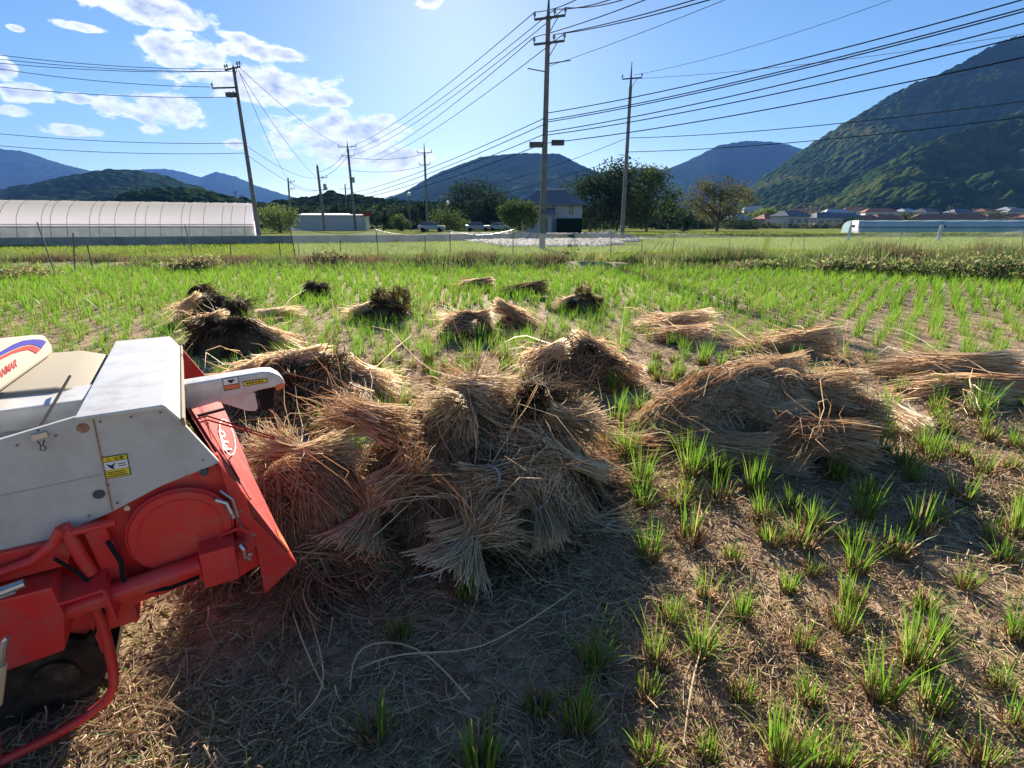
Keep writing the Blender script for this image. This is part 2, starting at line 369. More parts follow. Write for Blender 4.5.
# low concrete wall
mb = MB()
for (x0, y0), (x1, y1) in zip(WALLP[:-1], WALLP[1:]):
    d = Vector((x1-x0, y1-y0, 0)); nrm = Vector((-d.y, d.x, 0)).normalized()*.22
    a = Vector((x0, y0, -.1)); b = Vector((x1, y1, -.1))
    mb.prism([a, b, b+Vector((0, 0, .80)), a+Vector((0, 0, .80))], nrm)
props(mb.build('retaining_wall', M['wall'], bevel=.01), 'long low grey concrete wall behind the bright green field on the left', 'wall')

# white mulch sheets right of centre: crinkled film strips lying on the field
R = np.random.default_rng(7)
def mulch():
    cx0, cx1 = P(455, 240, 40).x, P(640, 240, 40).x
    strips = []
    for k in range(9):
        y = 37+k*2.3; x0 = P(500-k*8 if k < 6 else 450, 240, y).x; x1 = P(600+k*6, 240, y).x+R.uniform(-1, 1)
        n = 90; m = 5; V = []
        for i in range(n):
            for j in range(m):
                x = x0+(x1-x0)*i/(n-1); yy = y+(j/(m-1)-.5)*1.7
                V.append((x, yy+.3*math.sin(x*.7+k), float(ground_h(x, yy))+.04+(.16 if 0 < j < m-1 else 0)+R.uniform(-.05, .07)))
        i = (np.arange(n-1)[:, None]*m+np.arange(m-1)[None, :]).ravel()
        strips.append((np.array(V), np.stack([i, i+m, i+m+1, i+1], 1), np.zeros(len(V))))
        o = link('mulch_sheet', mesh_np('mulch_sheet', V, np.stack([i, i+m, i+m+1, i+1], 1)), M['mulch'])
        lab = 'nearest white crinkled plastic sheet strip laid on the field behind the net' if k == 0 else f'white crinkled plastic strip by the centre pole, {NTH[k]} from the near side'
        props(o, lab, 'plastic sheet', 'white plastic sheets laid on the field')
mulch()

# ------------------------------------------------------------------ mountains
def mountain(name, prof, Yfoot, Yback, base_px_y, cell, dn, seed, spur=0.12, bias=0.0, shape=1.25, mats='wood_far', canopy=.55, label=None):
    # prof: silhouette of the ridge as (pixel x, pixel y); the ridge runs at Yback, the foot at Yfoot
    xs = np.linspace(prof[0][0], prof[-1][0], dn[0]); ry = np.interp(xs, [p[0] for p in prof], [p[1] for p in prof])
    # smooth
    kk = max(3, dn[0]//60); ker = np.hanning(kk+2)[1:-1]; ker /= ker.sum(); ry = np.convolve(np.pad(ry, kk, mode='edge'), ker, 'same')[kk:-kk]
    s = np.linspace(0, 1.35, dn[1]); Xc = []; 
    a = (xs-512)/FPX; b = (ry-384)/FPX
    dy = CP-b*SP; dz = -SP-b*CP
    H = CAMH+dz/dy*Yback; AX = a/(CP-((225.-384)/FPX)*SP)      # bearing at the horizon line
    S, A = np.meshgrid(s, np.arange(dn[0]))
    Yb = np.full(S.shape, float(Yback)); Y = Yfoot+(Yback-Yfoot)*S
    f = np.where(S <= 1, np.clip(S, 0, 1)**shape, 1-(S-1)*1.2)
    tanr = a/dy                                                 # x/y ratio at the ridge
    X = Y*(tanr[A.astype(int)]*np.clip(S, 0, 1)+AX[A.astype(int)]*(1-np.clip(S, 0, 1)))
    Hh = H[A.astype(int)]
    big = (Yback-Yfoot)
    n1 = fbm(X/(big*.28)+seed, Y/(big*.5), seed, 4)-.5
    ridgy = np.abs(fbm(X/(big*.22)+9+seed, Y/(big*.6), seed+5, 3)-.5)*2
    env = np.sin(np.pi*np.clip(S, 0, 1))
    Z = Hh*f+Hh*env*(n1*spur*2.2-ridgy*spur*1.3)
    d, cid = cells(X/cell, Y/cell, seed)
    d2, cid2 = cells(X/cell*2.3+3.3, Y/cell*2.3, seed+3)
    top = np.sqrt(np.clip(1-(d/.85)**2, 0, 1))
    Z = Z+cell*canopy*(top*(.6+.5*cid)+.35*np.sqrt(np.clip(1-(d2/.85)**2, 0, 1)))-cell*.6
    J = cell*.12
    V = np.stack([X, Y, Z], 2).reshape(-1, 3)
    patch = fbm(X/(cell*9), Y/(cell*9), seed+31, 3)
    T = np.clip(.12+.55*cid*patch*1.5+.25*(patch-.35)*2+bias+.1*(cid2-.5), 0, 1)
    i = (np.arange(dn[0]-1)[:, None]*dn[1]+np.arange(dn[1]-1)[None, :]).ravel()
    o = link(name, mesh_np(name, V, np.stack([i, i+dn[1], i+dn[1]+1, i+1], 1), T), M[mats], smooth=True)
    props(o, kind='structure'); return o
mountain('mountain_right', [(690, 205), (735, 200), (760, 180), (800, 152), (850, 120), (900, 90), (950, 70), (990, 47), (1024, 35), (1080, 12), (1180, -30), (1300, -40)], 420, 980, 222, 9, (820, 400), 11, canopy=.75, bias=.10, spur=.17)
mountain('mountain_spur', [(745, 222), (790, 206), (840, 190), (880, 165), (930, 140), (980, 125), (1024, 112), (1100, 90), (1250, 60)], 360, 560, 222, 8, (760, 300), 23, bias=.10, spur=.18, shape=.9)
mountain('mountain_middle', [(330, 215), (360, 205), (400, 192), (440, 170), (480, 155), (520, 151), (560, 152), (585, 165), (620, 178), (660, 190), (700, 205)], 900, 1700, 225, 17, (420, 160), 31, canopy=.3, bias=-.3, spur=.08, shape=1.1)
mountain('mountain_behind', [(560, 205), (610, 175), (640, 166), (665, 168), (690, 158), (720, 143), (750, 139), (780, 141), (805, 148), (850, 165), (900, 190)], 1500, 2500, 225, 22, (380, 140), 41, canopy=.3, bias=-.35, spur=.09, shape=1.1)
mountain('mountain_far_left', [(-200, 120), (-100, 140), (0, 147), (25, 150), (60, 162), (90, 169), (130, 175), (180, 190)], 1900, 3000, 225, 26, (420, 120), 51, canopy=.3, bias=-.35, shape=1.1)
mountain('mountain_far_blue', [(60, 185), (110, 172), (140, 168), (165, 167), (185, 171), (200, 176), (215, 170), (235, 175), (255, 184), (290, 195), (340, 208), (380, 216)], 2600, 4000, 225, 30, (360, 100), 61, canopy=.3, bias=-.4, shape=1.1)
mountain('hill_left', [(-260, 195), (-120, 196), (-40, 190), (0, 188), (40, 180), (75, 173), (110, 168), (140, 169), (170, 176), (200, 186), (235, 197), (262, 207), (300, 214)], 450, 800, 222, 13, (560, 160), 71, canopy=.45, bias=-.1, spur=.12, shape=.85)
mountain('wooded_hill', [(90, 222), (108, 205), (125, 194), (160, 190), (200, 192), (240, 200), (265, 206), (300, 200), (330, 194), (355, 198), (390, 202), (430, 205), (470, 206), (520, 205), (570, 207), (620, 210), (680, 213), (740, 216), (800, 221)], 190, 270, 222, 6, (900, 80), 81, bias=-.25, spur=.02, shape=.45, canopy=.7)

# ------------------------------------------------------------------ trees
def tree(base, height, rad, name, label, cat='tree', group=None, leaf='leafdark', n=2600, ls=.28, trunk_r=.22, seed=0, bare=.3, squash=1.0, limbs=7, clumps=26, lift=.35, gaps=1.0):
    r = np.random.default_rng(seed); t = empty(name, base, label, cat, group)
    mb = MB(); top = height*.75
    tr = [(0, 0, -.2)]; x = y = 0
    for i in range(1, 6):
        x += r.normal(0, .03*height*.3); y += r.normal(0, .03*height*.3); tr.append((x, y, top*i/5))
    mb.tube(tr, [trunk_r*(1-.16*i) for i in range(6)], 7)
    cz = height*(1+lift)/2; hz = height*(1-lift)/2
    cen = []
    for i in range(clumps):
        u = r.normal(size=3); u /= np.linalg.norm(u); q = r.uniform(.35, 1)**.5
        cen.append((u[0]*rad*q*.82, u[1]*rad*q*.82, cz+u[2]*hz*q*.85*squash))
    cen = np.array(cen)
    for i in range(limbs):
        c = cen[i % clumps]; z0 = height*r.uniform(.12 if bare > .4 else .2, .5)
        j = min(4, int(z0/top*5)); s0 = Vector(tr[j])
        mid = Vector((c[0]*.5, c[1]*.5, (s0.z+c[2])/2+.03*height)); e = Vector(c)
        mb.tube([s0, mid, e], [trunk_r*.5, trunk_r*.3, trunk_r*.08], 5)
    mb.build('trunk', M['bark'], t)
    k = r.integers(0, clumps, n); cr = rad*(.36+.2*r.random(clumps))*gaps
    d = r.normal(size=(n, 3)); d /= np.linalg.norm(d, axis=1)[:, None]; d *= (r.random(n)**.45)[:, None]
    p = cen[k]+d*cr[k][:, None]*np.array([1, 1, .75]); p[:, 2] = np.maximum(p[:, 2], .15)
    a = r.normal(size=(n, 3)); a /= np.linalg.norm(a, axis=1)[:, None]; b = np.cross(a, r.normal(size=(n, 3))); b /= np.linalg.norm(b, axis=1)[:, None]
    s = ls*(.6+.8*r.random(n))[:, None]
    V = np.stack([p-a*s*.7, p-b*s*.35, p+a*s*.7, p+b*s*.35], 1).reshape(-1, 3); F = np.arange(n*4).reshape(-1, 4)
    T = np.clip(.5*r.random(clumps)[k]+.5*r.random(n), 0, 1)
    link('crown', mesh_np('crown', V, F, np.repeat(T, 4)), M[leaf], t)
    return t
def tpx(px, ybase, ytop, Y, wpx, *a, **k):
    b = P(px, ybase, Y); tp = P(px, ytop, Y); z0 = float(ground_h(b.x, Y)); zc = Y*CP
    return tree((b.x, Y, z0), max(tp.z-z0, 1.3), wpx/2*zc/FPX*1.25, *a, **k)
tpx(716, 236, 178, 88, 62, 'broadleaf_tree', 'spreading broadleaf tree with open thinning crown standing alone right of centre', leaf='leafolive', n=5200, ls=.26, seed=1, bare=.6, limbs=14, trunk_r=.32, clumps=44, lift=.2, gaps=.62)
tpx(590, 236, 172, 84, 60, 'broadleaf_tree', 'dense dark tree just left of the right-hand pole', leaf='leafdark', n=5200, ls=.34, seed=2, lift=.06, clumps=34)
tpx(616, 236, 158, 90, 54, 'broadleaf_tree', 'tallest dark tree directly behind the right-hand pole', leaf='leafdark', n=4600, ls=.34, seed=3, lift=.06, clumps=30)
tpx(646, 236, 163, 86, 50, 'broadleaf_tree', 'dense olive-tinged tree just right of the right-hand pole', leaf='leafmid', n=4600, ls=.33, seed=4, lift=.06, clumps=30)
tpx(668, 234, 205, 105, 16, 'broadleaf_tree', 'small dark tree between the dense group and the open-crowned tree', leaf='leafdark', n=900, ls=.3, seed=5, lift=.05)
tpx(474, 234, 180, 112, 52, 'broadleaf_tree', 'broad dark tree left of the grey-roofed house', leaf='leafdark', n=5200, ls=.4, seed=6, lift=.02, clumps=36)
tpx(503, 233, 187, 118, 38, 'broadleaf_tree', 'dark round-topped tree directly behind the round green shrub tree', leaf='leafdark', n=4200, ls=.4, seed=7, lift=.02, clumps=30)
tpx(520, 237, 201, 62, 34, 'broadleaf_tree', 'round clipped green tree in front of the house beside the centre pole', leaf='leafmid', n=4200, ls=.2, seed=8, lift=.05, clumps=30)
tpx(452, 234, 209, 88, 34, 'shrub', 'wide mid green bush between two thin poles left of centre', 'shrub', leaf='leafmid', n=2200, ls=.24, seed=9, lift=0)
tpx(402, 234, 212, 92, 18, 'shrub', 'small round dull green bush behind the net right of the red-roofed shed', 'shrub', leaf='leafmid', n=1200, ls=.24, seed=10, lift=0)
tpx(280, 228, 205, 72, 34, 'shrub', 'sunlit yellowish green bush just right of the leaning left pole', 'shrub', leaf='leafbright', n=2200, ls=.22, seed=12, lift=0)
tpx(384, 233, 202, 100, 12, 'broadleaf_tree', 'narrow dark tree right beside the red-roofed shed', leaf='leafdark', n=900, ls=.3, seed=13, lift=.1)
tpx(427, 234, 198, 96, 16, 'broadleaf_tree', 'narrow dark tree around the foot of the thin pole left of centre', leaf='leafdark', n=1300, ls=.3, seed=14, lift=.02)
tpx(683, 236, 214, 84, 14, 'conifer_bush', 'small dark bush at the left edge of the open-crowned tree', 'shrub', leaf='leafdark', n=900, ls=.22, seed=15, lift=0)
tpx(764, 232, 208, 190, 22, 'broadleaf_tree', 'pale green round tree among the village houses', leaf='leafbright', n=1300, ls=.55, seed=16, lift=.05)
tpx(748, 232, 213, 200, 12, 'broadleaf_tree', 'small yellow-green tree just left of the pale green village tree', leaf='leafbright', n=700, ls=.5, seed=17, lift=.02)
tpx(808, 231, 208, 185, 30, 'broadleaf_tree', 'wide olive mounded tree at the village edge', leaf='leafolive', n=1500, ls=.55, seed=18, lift=0)
tpx(740, 236, 218, 120, 30, 'shrub', 'dark low bush right of the open-crowned tree trunk', 'shrub', leaf='leafdark', n=1300, ls=.3, seed=19, lift=0)
tpx(905, 228, 211, 200, 14, 'shrub', 'small dark green tree between the village roofs on the right', 'tree', leaf='leafmid', n=600, ls=.5, seed=20, lift=0)
tpx(990, 228, 210, 210, 26, 'shrub', 'mid green bushy tree near the right edge of the village', 'tree', leaf='leafmid', n=900, ls=.5, seed=21, lift=0)
tpx(850, 230, 216, 190, 16, 'shrub', 'low dark green tree at the left end of the pale blue tunnel', 'tree', leaf='leafdark', n=600, ls=.45, seed=22, lift=0)
for i, px in enumerate(range(675, 860, 13)):
    tpx(px+random.Random(i).uniform(-4, 4), 237, 229, 150, 15, 'hedge_shrub', f'low dull shrub in the village-edge row, {NTH[i]} from the left', 'shrub', 'shrubs in a row along the village edge', leaf=['leafolive', 'leafdark'][i % 2], n=260, ls=.4, seed=100+i, lift=0, clumps=8, limbs=2)
BT = [272, 300, 322, 345, 366, 388, 408, 430, 448, 500, 530, 560, 575, 600, 630, 660, 678, 698]
for i, px in enumerate(BT):
    tpx(px, 233, 201+(i*7 % 5)*2.2, 128+(i % 3)*7, 34, 'broadleaf_tree', f'dark tree in the far tree line, {NTH[i]} counted from the left', 'tree', 'dark trees of the far tree line', leaf=['leafdark', 'leafdark', 'leafmid'][i % 3], n=1700, ls=.5, seed=200+i, lift=-.1, clumps=20)

# ------------------------------------------------------------------ buildings
def house(cx, Y, wd, dp, h, roof_h, rz, wallm, roofm, label, name='house', hip=.5, windows=2, door=False, group=None, cat='house', zoff=0.0, over=.5):
    z0 = float(ground_h(cx, Y))+zoff; t = empty(name, (cx, Y, z0), label, cat, group, rz)
    MB().box((0, 0, h/2-.2), (wd, dp, h+.4)).build('wall', wallm, t)
    w2, d2 = wd/2+over, dp/2+over; hw = w2*(1-hip*.8)
    r = MB(); r.add([(-w2, -d2, h), (w2, -d2, h), (w2, d2, h), (-w2, d2, h), (-hw, 0, h+roof_h), (hw, 0, h+roof_h),
                     (-w2, -d2, h-.18), (w2, -d2, h-.18), (w2, d2, h-.18), (-w2, d2, h-.18)],
                    [(0, 1, 5, 4), (2, 3, 4, 5), (1, 2, 5), (3, 0, 4), (0, 6, 7, 1), (1, 7, 8, 2), (2, 8, 9, 3), (3, 9, 6, 0), (6, 9, 8, 7)])
    r.build('roof', roofm, t)
    for k in range(windows):
        x = (k+.5)/windows*wd-wd/2
        f = MB().box((x, -dp/2-.03, h*.55), (min(1.8, wd/windows*.55), .06, h*.32)).build('window', M['darkmetal'], t)
        MB().box((x, -dp/2-.065, h*.55), (min(1.6, wd/windows*.48), .02, h*.26)).build('pane', M['glass'], f)
    return t
# central house: two storeys, hipped grey roof, lean-to in front
c = P(553, 235, 75); z0 = float(ground_h(c.x, 75))
ht = empty('house', (c.x, 75, z0), 'two-storey pale house with grey hipped roof behind the tall centre pole', 'house', rotz=math.radians(-8))
MB().box((0, 0, 1.75), (8.0, 7, 3.9)).build('wall', M['palewall'], ht)
rb = MB(); rb.add([(-4.8, -4.2, 3.7), (4.8, -4.2, 3.7), (4.8, 4.2, 3.7), (-4.8, 4.2, 3.7), (-2.2, 0, 5.7), (1.2, 0, 5.7), (-4.8, -4.2, 3.5), (4.8, -4.2, 3.5), (4.8, 4.2, 3.5), (-4.8, 4.2, 3.5)],
                  [(0, 1, 5, 4), (2, 3, 4, 5), (1, 2, 5), (3, 0, 4), (0, 6, 7, 1), (1, 7, 8, 2), (2, 8, 9, 3), (3, 9, 6, 0), (6, 9, 8, 7)])
rf = rb.build('roof', M['roofgrey'], ht)
MB().box((-.6, 0, 5.75), (4.2, .5, .22)).build('ridge_cap', M['housewall'], rf)
MB().box((-2.2, -4.6, 1.1), (4.6, 2.2, 2.2)).build('extension', M['palewall'], ht)
MB().prism([(-4.8, -6.1, 2.25), (.4, -6.1, 2.25), (.4, -3.4, 3.1), (-4.8, -3.4, 3.1)], (0, 0, .15)).build('lean_to_roof', M['roofgrey'], ht)
for (x, z, ww, hh, y) in [(-1.6, 2.9, .5, .9, -3.53), (.2, 2.9, .3, .9, -3.53), (2.6, 2.9, .35, .9, -3.53), (-2.8, 1.2, 1.3, .9, -5.73), (-.9, 1.0, .8, 1.5, -5.73)]:
    f = MB().box((x, y, z), (ww+.14, .06, hh+.14)).build('window', M['darkmetal'], ht); MB().box((x, y-.04, z), (ww, .02, hh)).build('pane', M['glass'], f)
MB().box((2.4, -3.9, .9), (3.4, .8, 1.9)).build('hedge_fence', M['leafdark'], ht)
# white shed on the left, red-topped kiosk
c = P(331, 233, 100)
sh = house(c.x+1, 100, 11.5, 7, 2.75, .35, math.radians(4), M['housewall'], M['housewall'], 'long low white shed behind the net left of centre', 'shed', hip=0, windows=0, cat='shed', over=.15)
MB().box((-7.3, -.5, 1.1), (3.2, 5, 2.6)).build('annex', M['housewall'], sh)
MB().box((-7.3, -3.05, 1.2), (1.4, .06, .8)).build('window', M['glass'], sh)
c = P(363, 233, 100); k = empty('kiosk', (c.x, 100, float(ground_h(c.x, 100))), 'small white kiosk with red roof panel beside the long white shed', 'kiosk')
MB().box((0, 0, 1.2), (2.2, 2, 2.6)).build('wall', M['labelwhite'], k); MB().box((-.1, -.1, 2.85), (3.2, 2.8, .5)).build('roof', M['stripered'], k)
MB().box((-1.35, -.6, 1.2), (.25, .9, 2.7)).build('side_post', M['stripered'], k)
MB().box((.3, -1.03, 1.0), (.9, .05, 1.5)).build('door', M['glass'], k)
# parked cars near the shrub row
def car(px, Y, m, label, rz):
    c = P(px, 235, Y); t = empty('parked_car', (c.x, Y, float(ground_h(c.x, Y))), label, 'car', rotz=rz)
    MB().prism([(-2, -.8, .35), (2, -.8, .35), (2.05, -.8, .75), (1.9, -.8, .92), (-1.9, -.8, .98), (-2.05, -.8, .7)], (0, 1.6, 0)).build('body', m, t, bevel=.08, smooth=True)
    MB().prism([(-1.6, -.72, .97), (1.05, -.72, .95), (.5, -.66, 1.42), (-1.2, -.66, 1.45)], (0, 1.42, 0)).build('cabin', M['glass'], t, bevel=.05)
    MB().box((-.35, 0, 1.45), (1.6, 1.3, .05)).build('roof', m, t)
    for sx in (-1.25, 1.25):
        for sy in (-.8, .8): MB().tube([(sx, sy-.1, .31), (sx, sy+.1, .31)], .31, 14).build('wheel', M['black'], t)
car(432, 80, M['housewall'], 'grey parked car behind the net below the thin pole', 0)
car(478, 84, M['insul'], 'silver parked car under the broad dark tree', .05)
car(500, 90, M['netblue'], 'bluish parked car half behind the round clipped green tree', -.1)
# village at the mountain's foot
rv = random.Random(5)
vill = [(668, 216, 210, 9, 'pale'), (684, 214, 215, 10, 'grey'), (700, 222, 170, 8, 'grey'), (736, 220, 190, 9, 'pale'), (778, 219, 215, 10, 'grey'), (789, 226, 170, 9, 'grey'), (797, 214, 260, 10, 'red'), (823, 224, 175, 8, 'grey'),
        (842, 221, 200, 13, 'grey'), (862, 222, 205, 12, 'red'), (883, 223, 210, 14, 'red'), (878, 215, 260, 13, 'red'), (897, 219, 220, 9, 'grey'), (940, 222, 205, 24, 'red'), (1000, 222, 210, 18, 'red'), (960, 214, 270, 12, 'grey'), (1022, 214, 270, 14, 'grey'), (720, 215, 240, 10, 'red'), (835, 214, 265, 11, 'pale'), (925, 214, 275, 10, 'grey'), (1040, 223, 200, 16, 'red'), (706, 214, 300, 9, 'grey'), (728, 213, 300, 8, 'red'), (752, 212, 310, 10, 'pale'), (770, 224, 180, 8, 'red'), (812, 213, 300, 9, 'grey'), (853, 213, 300, 11, 'red'), (905, 213, 300, 9, 'pale'), (918, 223, 215, 10, 'grey'), (965, 222, 208, 11, 'red'), (985, 213, 290, 12, 'red'), (1008, 212, 300, 9, 'pale'), (690, 224, 175, 7, 'red')]
for i, (px, py, Y, wd, kind) in enumerate(vill):
    c = P(px, py, Y); rm = {'pale': M['housewall'], 'grey': M['roofgrey'], 'red': M['roofred']}[kind]; rise = c.z-.9 if c.z > 1.2 else 0
    word = {'pale': 'pale-roofed', 'grey': 'grey-roofed', 'red': 'red-brown roofed'}[kind]
    where = 'left of the pale green village tree' if px < 764 else 'between the pale green and olive village trees' if px < 808 else 'above the pale blue tunnel' if px > 850 else 'just right of the olive village tree'
    size = 'long' if wd > 12 else 'small'; row = 'at forest edge' if Y > 230 else 'in front row'
    house(c.x, Y, wd, 7, 2.6+(i % 3)*.4, 1.7, rv.uniform(-.4, .4), M['housewall'] if i % 3 else M['wall'], rm, f'{size} {word} village house {row}, {NTH[sorted(v_[0] for v_ in vill).index(px)]} from left', windows=3, zoff=max(0, c.z-2.4) if Y > 230 else .35, group='village houses at the foot of the mountain')

# ------------------------------------------------------------------ greenhouse, blue tunnel
def greenhouse():
    # a long plastic tunnel running left to right, far end at px 255
    A = P(-260, 245, 36); B = P(256, 240, 47.5); A.z = B.z = .50; 
    d = (B-A); Ln = d.length; ang = math.atan2(d.y, d.x)
    t = empty('greenhouse', A, 'long white plastic tunnel greenhouse behind the green field on the left', 'greenhouse', rotz=ang)
    W = 5.5; H = 2.95; hs = .95
    prof = [(0, 0), (0, hs)]
    for i in range(1, 12):
        q = math.pi*i/12; prof.append((W/2-W/2*math.cos(q), hs+(H-hs)*math.sin(q)))
    prof += [(W, hs), (W, 0)]
    n = 60; V = []; F = []; k = len(prof); wob = random.Random(2)
    lowi = 1
    for i in range(n+1):
        s = .02*math.sin(i*2.1)
        for j, (y, z) in enumerate(prof): V.append((Ln*i/n, y, z+(s+wob.uniform(-.015, .015) if j > 1 else 0)))
    FU = [(i*k+j, (i+1)*k+j, (i+1)*k+j+1, i*k+j+1) for i in range(n) for j in range(1, k-2)]
    FL = [(i*k+j, (i+1)*k+j, (i+1)*k+j+1, i*k+j+1) for i in range(n) for j in (0, k-2)]
    link('film_roof', mesh_np('film_roof', V, FU), M['plastic'], t, smooth=True)
    link('film_skirt', mesh_np('film_skirt', V, FL), M['plasticlow'], t)
    b = MB()
    for x in (.01, Ln-.01): b.add([(x, y, z) for y, z in prof], [tuple(range(k))])
    b.build('end_wall', M['plastic'], t)
    r = random.Random(4); hb = 0
    for i in range(30):
        x = Ln*(i+.3+.5*r.random()*(i % 3 == 0))/30
        MB().tube([(x+.15*(z-hs), y-.03 if j < 3 else y, z+.03) for j, (y, z) in enumerate(prof[:8])], .016, 5).build('hoop', M['darkmetal'], t); hb += 1
    MB().tube([(0, -.06, hs+.1), (Ln, -.06, hs+.1)], .03, 5).build('rail', M['darkmetal'], t)
    MB().tube([(0, -.07, hs-.12), (Ln, -.07, hs-.12)], .05, 5).build('film_clip_rail', M['plastic'], t)
    # rolled white film hanging at the end
    MB().tube([(Ln+.15, -.1, 0), (Ln+.2, -.1, .8), (Ln+.1, 0, 1.3)], [.22, .16, .1], 8).build('gathered_film', M['plastic'], t)
greenhouse()
def tunnel():
    A = P(856, 236, 66); B = P(1180, 236, 66); A.z = B.z = .50
    t = empty('netting_tunnel', A, 'long low pale blue net tunnel in the field on the right', 'tunnel', rotz=math.atan2(B.y-A.y, B.x-A.x))
    Ln = (B-A).length; k = 9; V = []; n = 40
    for i in range(n+1):
        for j in range(k):
            q = math.pi*j/(k-1); V.append((Ln*i/n, 1.6-1.6*math.cos(q), 1.55*math.sin(q)**.6+.03*math.sin(i*1.9)))
    F = [(i*k+j, (i+1)*k+j, (i+1)*k+j+1, i*k+j+1) for i in range(n) for j in range(k-1)]
    link('net_cover', mesh_np('net_cover', V, F), M['netblue'], t, smooth=True)
    MB().tube([(0, -.05, .75), (Ln, -.05, .75)], .07, 5).build('side_band', M['bandblue'], t)
    MB().tube([(-.6, -.2, 0), (-.4, 0, 1.5)], [.45, .35], 8).build('gathered_film', M['plastic'], t)
tunnel()
for px, w_, lab in [(848, .26, 'white wrapped post left of the pale blue tunnel front'), (938, .30, 'white wrapped post standing before the middle of the pale blue tunnel')]:
    c = P(px, 240, 48); z = 0
    t = empty('wrapped_post', (c.x, 48, z), lab, 'post')
    MB().tube([(0, 0, 0), (.03, 0, .6), (0, 0, 1.2), (.06, 0, 1.5)], [w_*.55, w_*.5, w_*.42, w_*.45], 9).build('wrap', M['wrap'], t, smooth=True)
    MB().box((.2, 0, 1.4), (.34, .1, .22)).build('bracket', M['darkmetal'], t)
    MB().tube([(0, 0, 1.3), (.02, 0, 1.75)], .04, 6).build('pipe', M['darkmetal'], t)

# ------------------------------------------------------------------ utility poles and wires
def pole(px, pyb, px2, pyt, Y, label, arms, r0=.19, r1=.11, spike=0, extras=(), z0=None, cat='utility pole'):
    b = P(px, pyb, Y); tp = P(px2, pyt, Y); z = float(ground_h(b.x, Y)) if z0 is None else z0
    H = tp.z-z; lean = Vector((tp.x-b.x, 0, 0))*1.0
    t = empty('utility_pole', (b.x, Y, z), label, cat)
    body = H-spike
    ax = lambda h: Vector((lean.x*h/H, 0, h))
    MB().tube([ax(-.3), ax(body*.5), ax(body)], [r0, (r0+r1)/2, r1], 12).build('shaft', M['concrete'], t, smooth=True)
    if spike: MB().tube([ax(body-.05), ax(H)], [r1*.8, .03], 8).build('spike', M['darkmetal'], t)
    ends = []
    for (py, wl, wr, tilt, ins) in arms:
        h = P(px, py, Y).z-z; c0 = ax(h)+Vector((0, -r1-.05, 0))
        tv = Vector((math.cos(tilt), -abs(math.sin(tilt)), 0))      # arms swing towards or away from us
        a = c0-tv*wl; b2 = c0+tv*wr
        o = MB().box((a+b2)/2, ((b2-a).length, .1, .1), Matrix.Rotation(math.atan2(tv.y, tv.x), 3, 'Z')).build('crossarm', M['darkmetal'], t)
        MB().tube([ax(h-.8)+Vector((0, -r1, 0)), c0+tv*wr*.6], .025, 5).build('brace', M['darkmetal'], t)
        pts = []
        for f in ins:
            q = a+(b2-a)*f
            MB().tube([q, q+Vector((0, 0, .13)), q+Vector((0, 0, .2)), q+Vector((0, 0, .36))], [.03, .03, .085, .06], 8).build('insulator', M['insul'], o)
            pts.append(q+Vector((0, 0, .36))+Vector((b.x, Y, z)))
        ends.append(pts)
    for (py, dx, kind) in extras:
        h = P(px, py, Y).z-z; q = ax(h)
        if kind == 'box': MB().tube([q+Vector((dx, -.1, -.45)), q+Vector((dx, -.1, .45))], .27, 12).build('transformer', M['insul'], t)
        if kind == 'switch': MB().box(q+Vector((dx, -.1, 0)), (.75, .3, .28)).build('switch_box', M['darkmetal'], t)
        if kind == 'bar': MB().tube([q, q+Vector((dx, -.3, .1))], .03, 5).build('stay_bar', M['darkmetal'], t)
        if kind == 'band': MB().tube([q+Vector((0, 0, -.12)), q+Vector((0, 0, .12))], r0*.98, 12).build('band', M['darkmetal'], t)
    return t, ends, z
p1, e1, _ = pole(260, 242, 233, 65, 44, 'tall utility pole at the right end of the white greenhouse', [(69, .9, .9, .5, (0, .15, .85, 1)), (88, 1.9, .1, .1, (.0,)), (97, .6, .1, .2, (0, .5))], spike=.15, extras=((95, -.45, 'switch'), (145, .3, 'bar')))
p2, e2, _ = pole(542, 251, 549, -8, 32.5, 'tallest concrete utility pole in the centre with two crossarms', [(19, .8, .95, .35, (0, .66, 1)), (44, .8, .95, .35, (0, .66, 1))], spike=1.3, r0=.2, r1=.13, extras=((143, .75, 'switch'), (145, -.55, 'switch'), (64, 1.3, 'bar'), (72, -1.1, 'bar'), (212, 0, 'band')))
p3, e3, _ = pole(622, 238, 632, 62, 54, 'concrete utility pole with single crossarm right of the central house', [(79, .85, .95, .3, (0, 1))], spike=2.0, r0=.22, r1=.15, extras=((156, -.8, 'bar'),))
p4, e4, _ = pole(356, 234, 347, 141, 95, 'slim utility pole with wide crossarm right of the long white shed', [(147, 1.7, 1.7, .2, (0, .5, 1)), (156, 1.2, 1.2, .2, (0, .5, 1))], spike=1.2, r0=.25, r1=.18, extras=((180, .45, 'box'),))
p5, e5, _ = pole(325, 233, 317, 164, 88, 'utility pole with transformer in front of the long white shed', [(178, .1, 1.6, .2, (.5, 1)), (190, .1, 1.4, .2, (1,))], spike=.3, r0=.25, r1=.18, extras=((187, .9, 'box'),))
p6, e6, _ = pole(428, 236, 424, 143, 85, 'slim dark utility pole rising left of the broad dark tree', [(153, 1.1, 1.2, .2, (0, .5, 1)), (165, .9, .9, .2, (0, 1))], spike=1.4, r0=.22, r1=.15)
p7, e7, _ = pole(291, 225, 288, 178, 110, 'short utility pole with double bars behind the sunlit bush', [(182, .1, 1.5, .2, (.5, 1)), (189, .1, 1.5, .2, (.5, 1))], r0=.22, r1=.15)
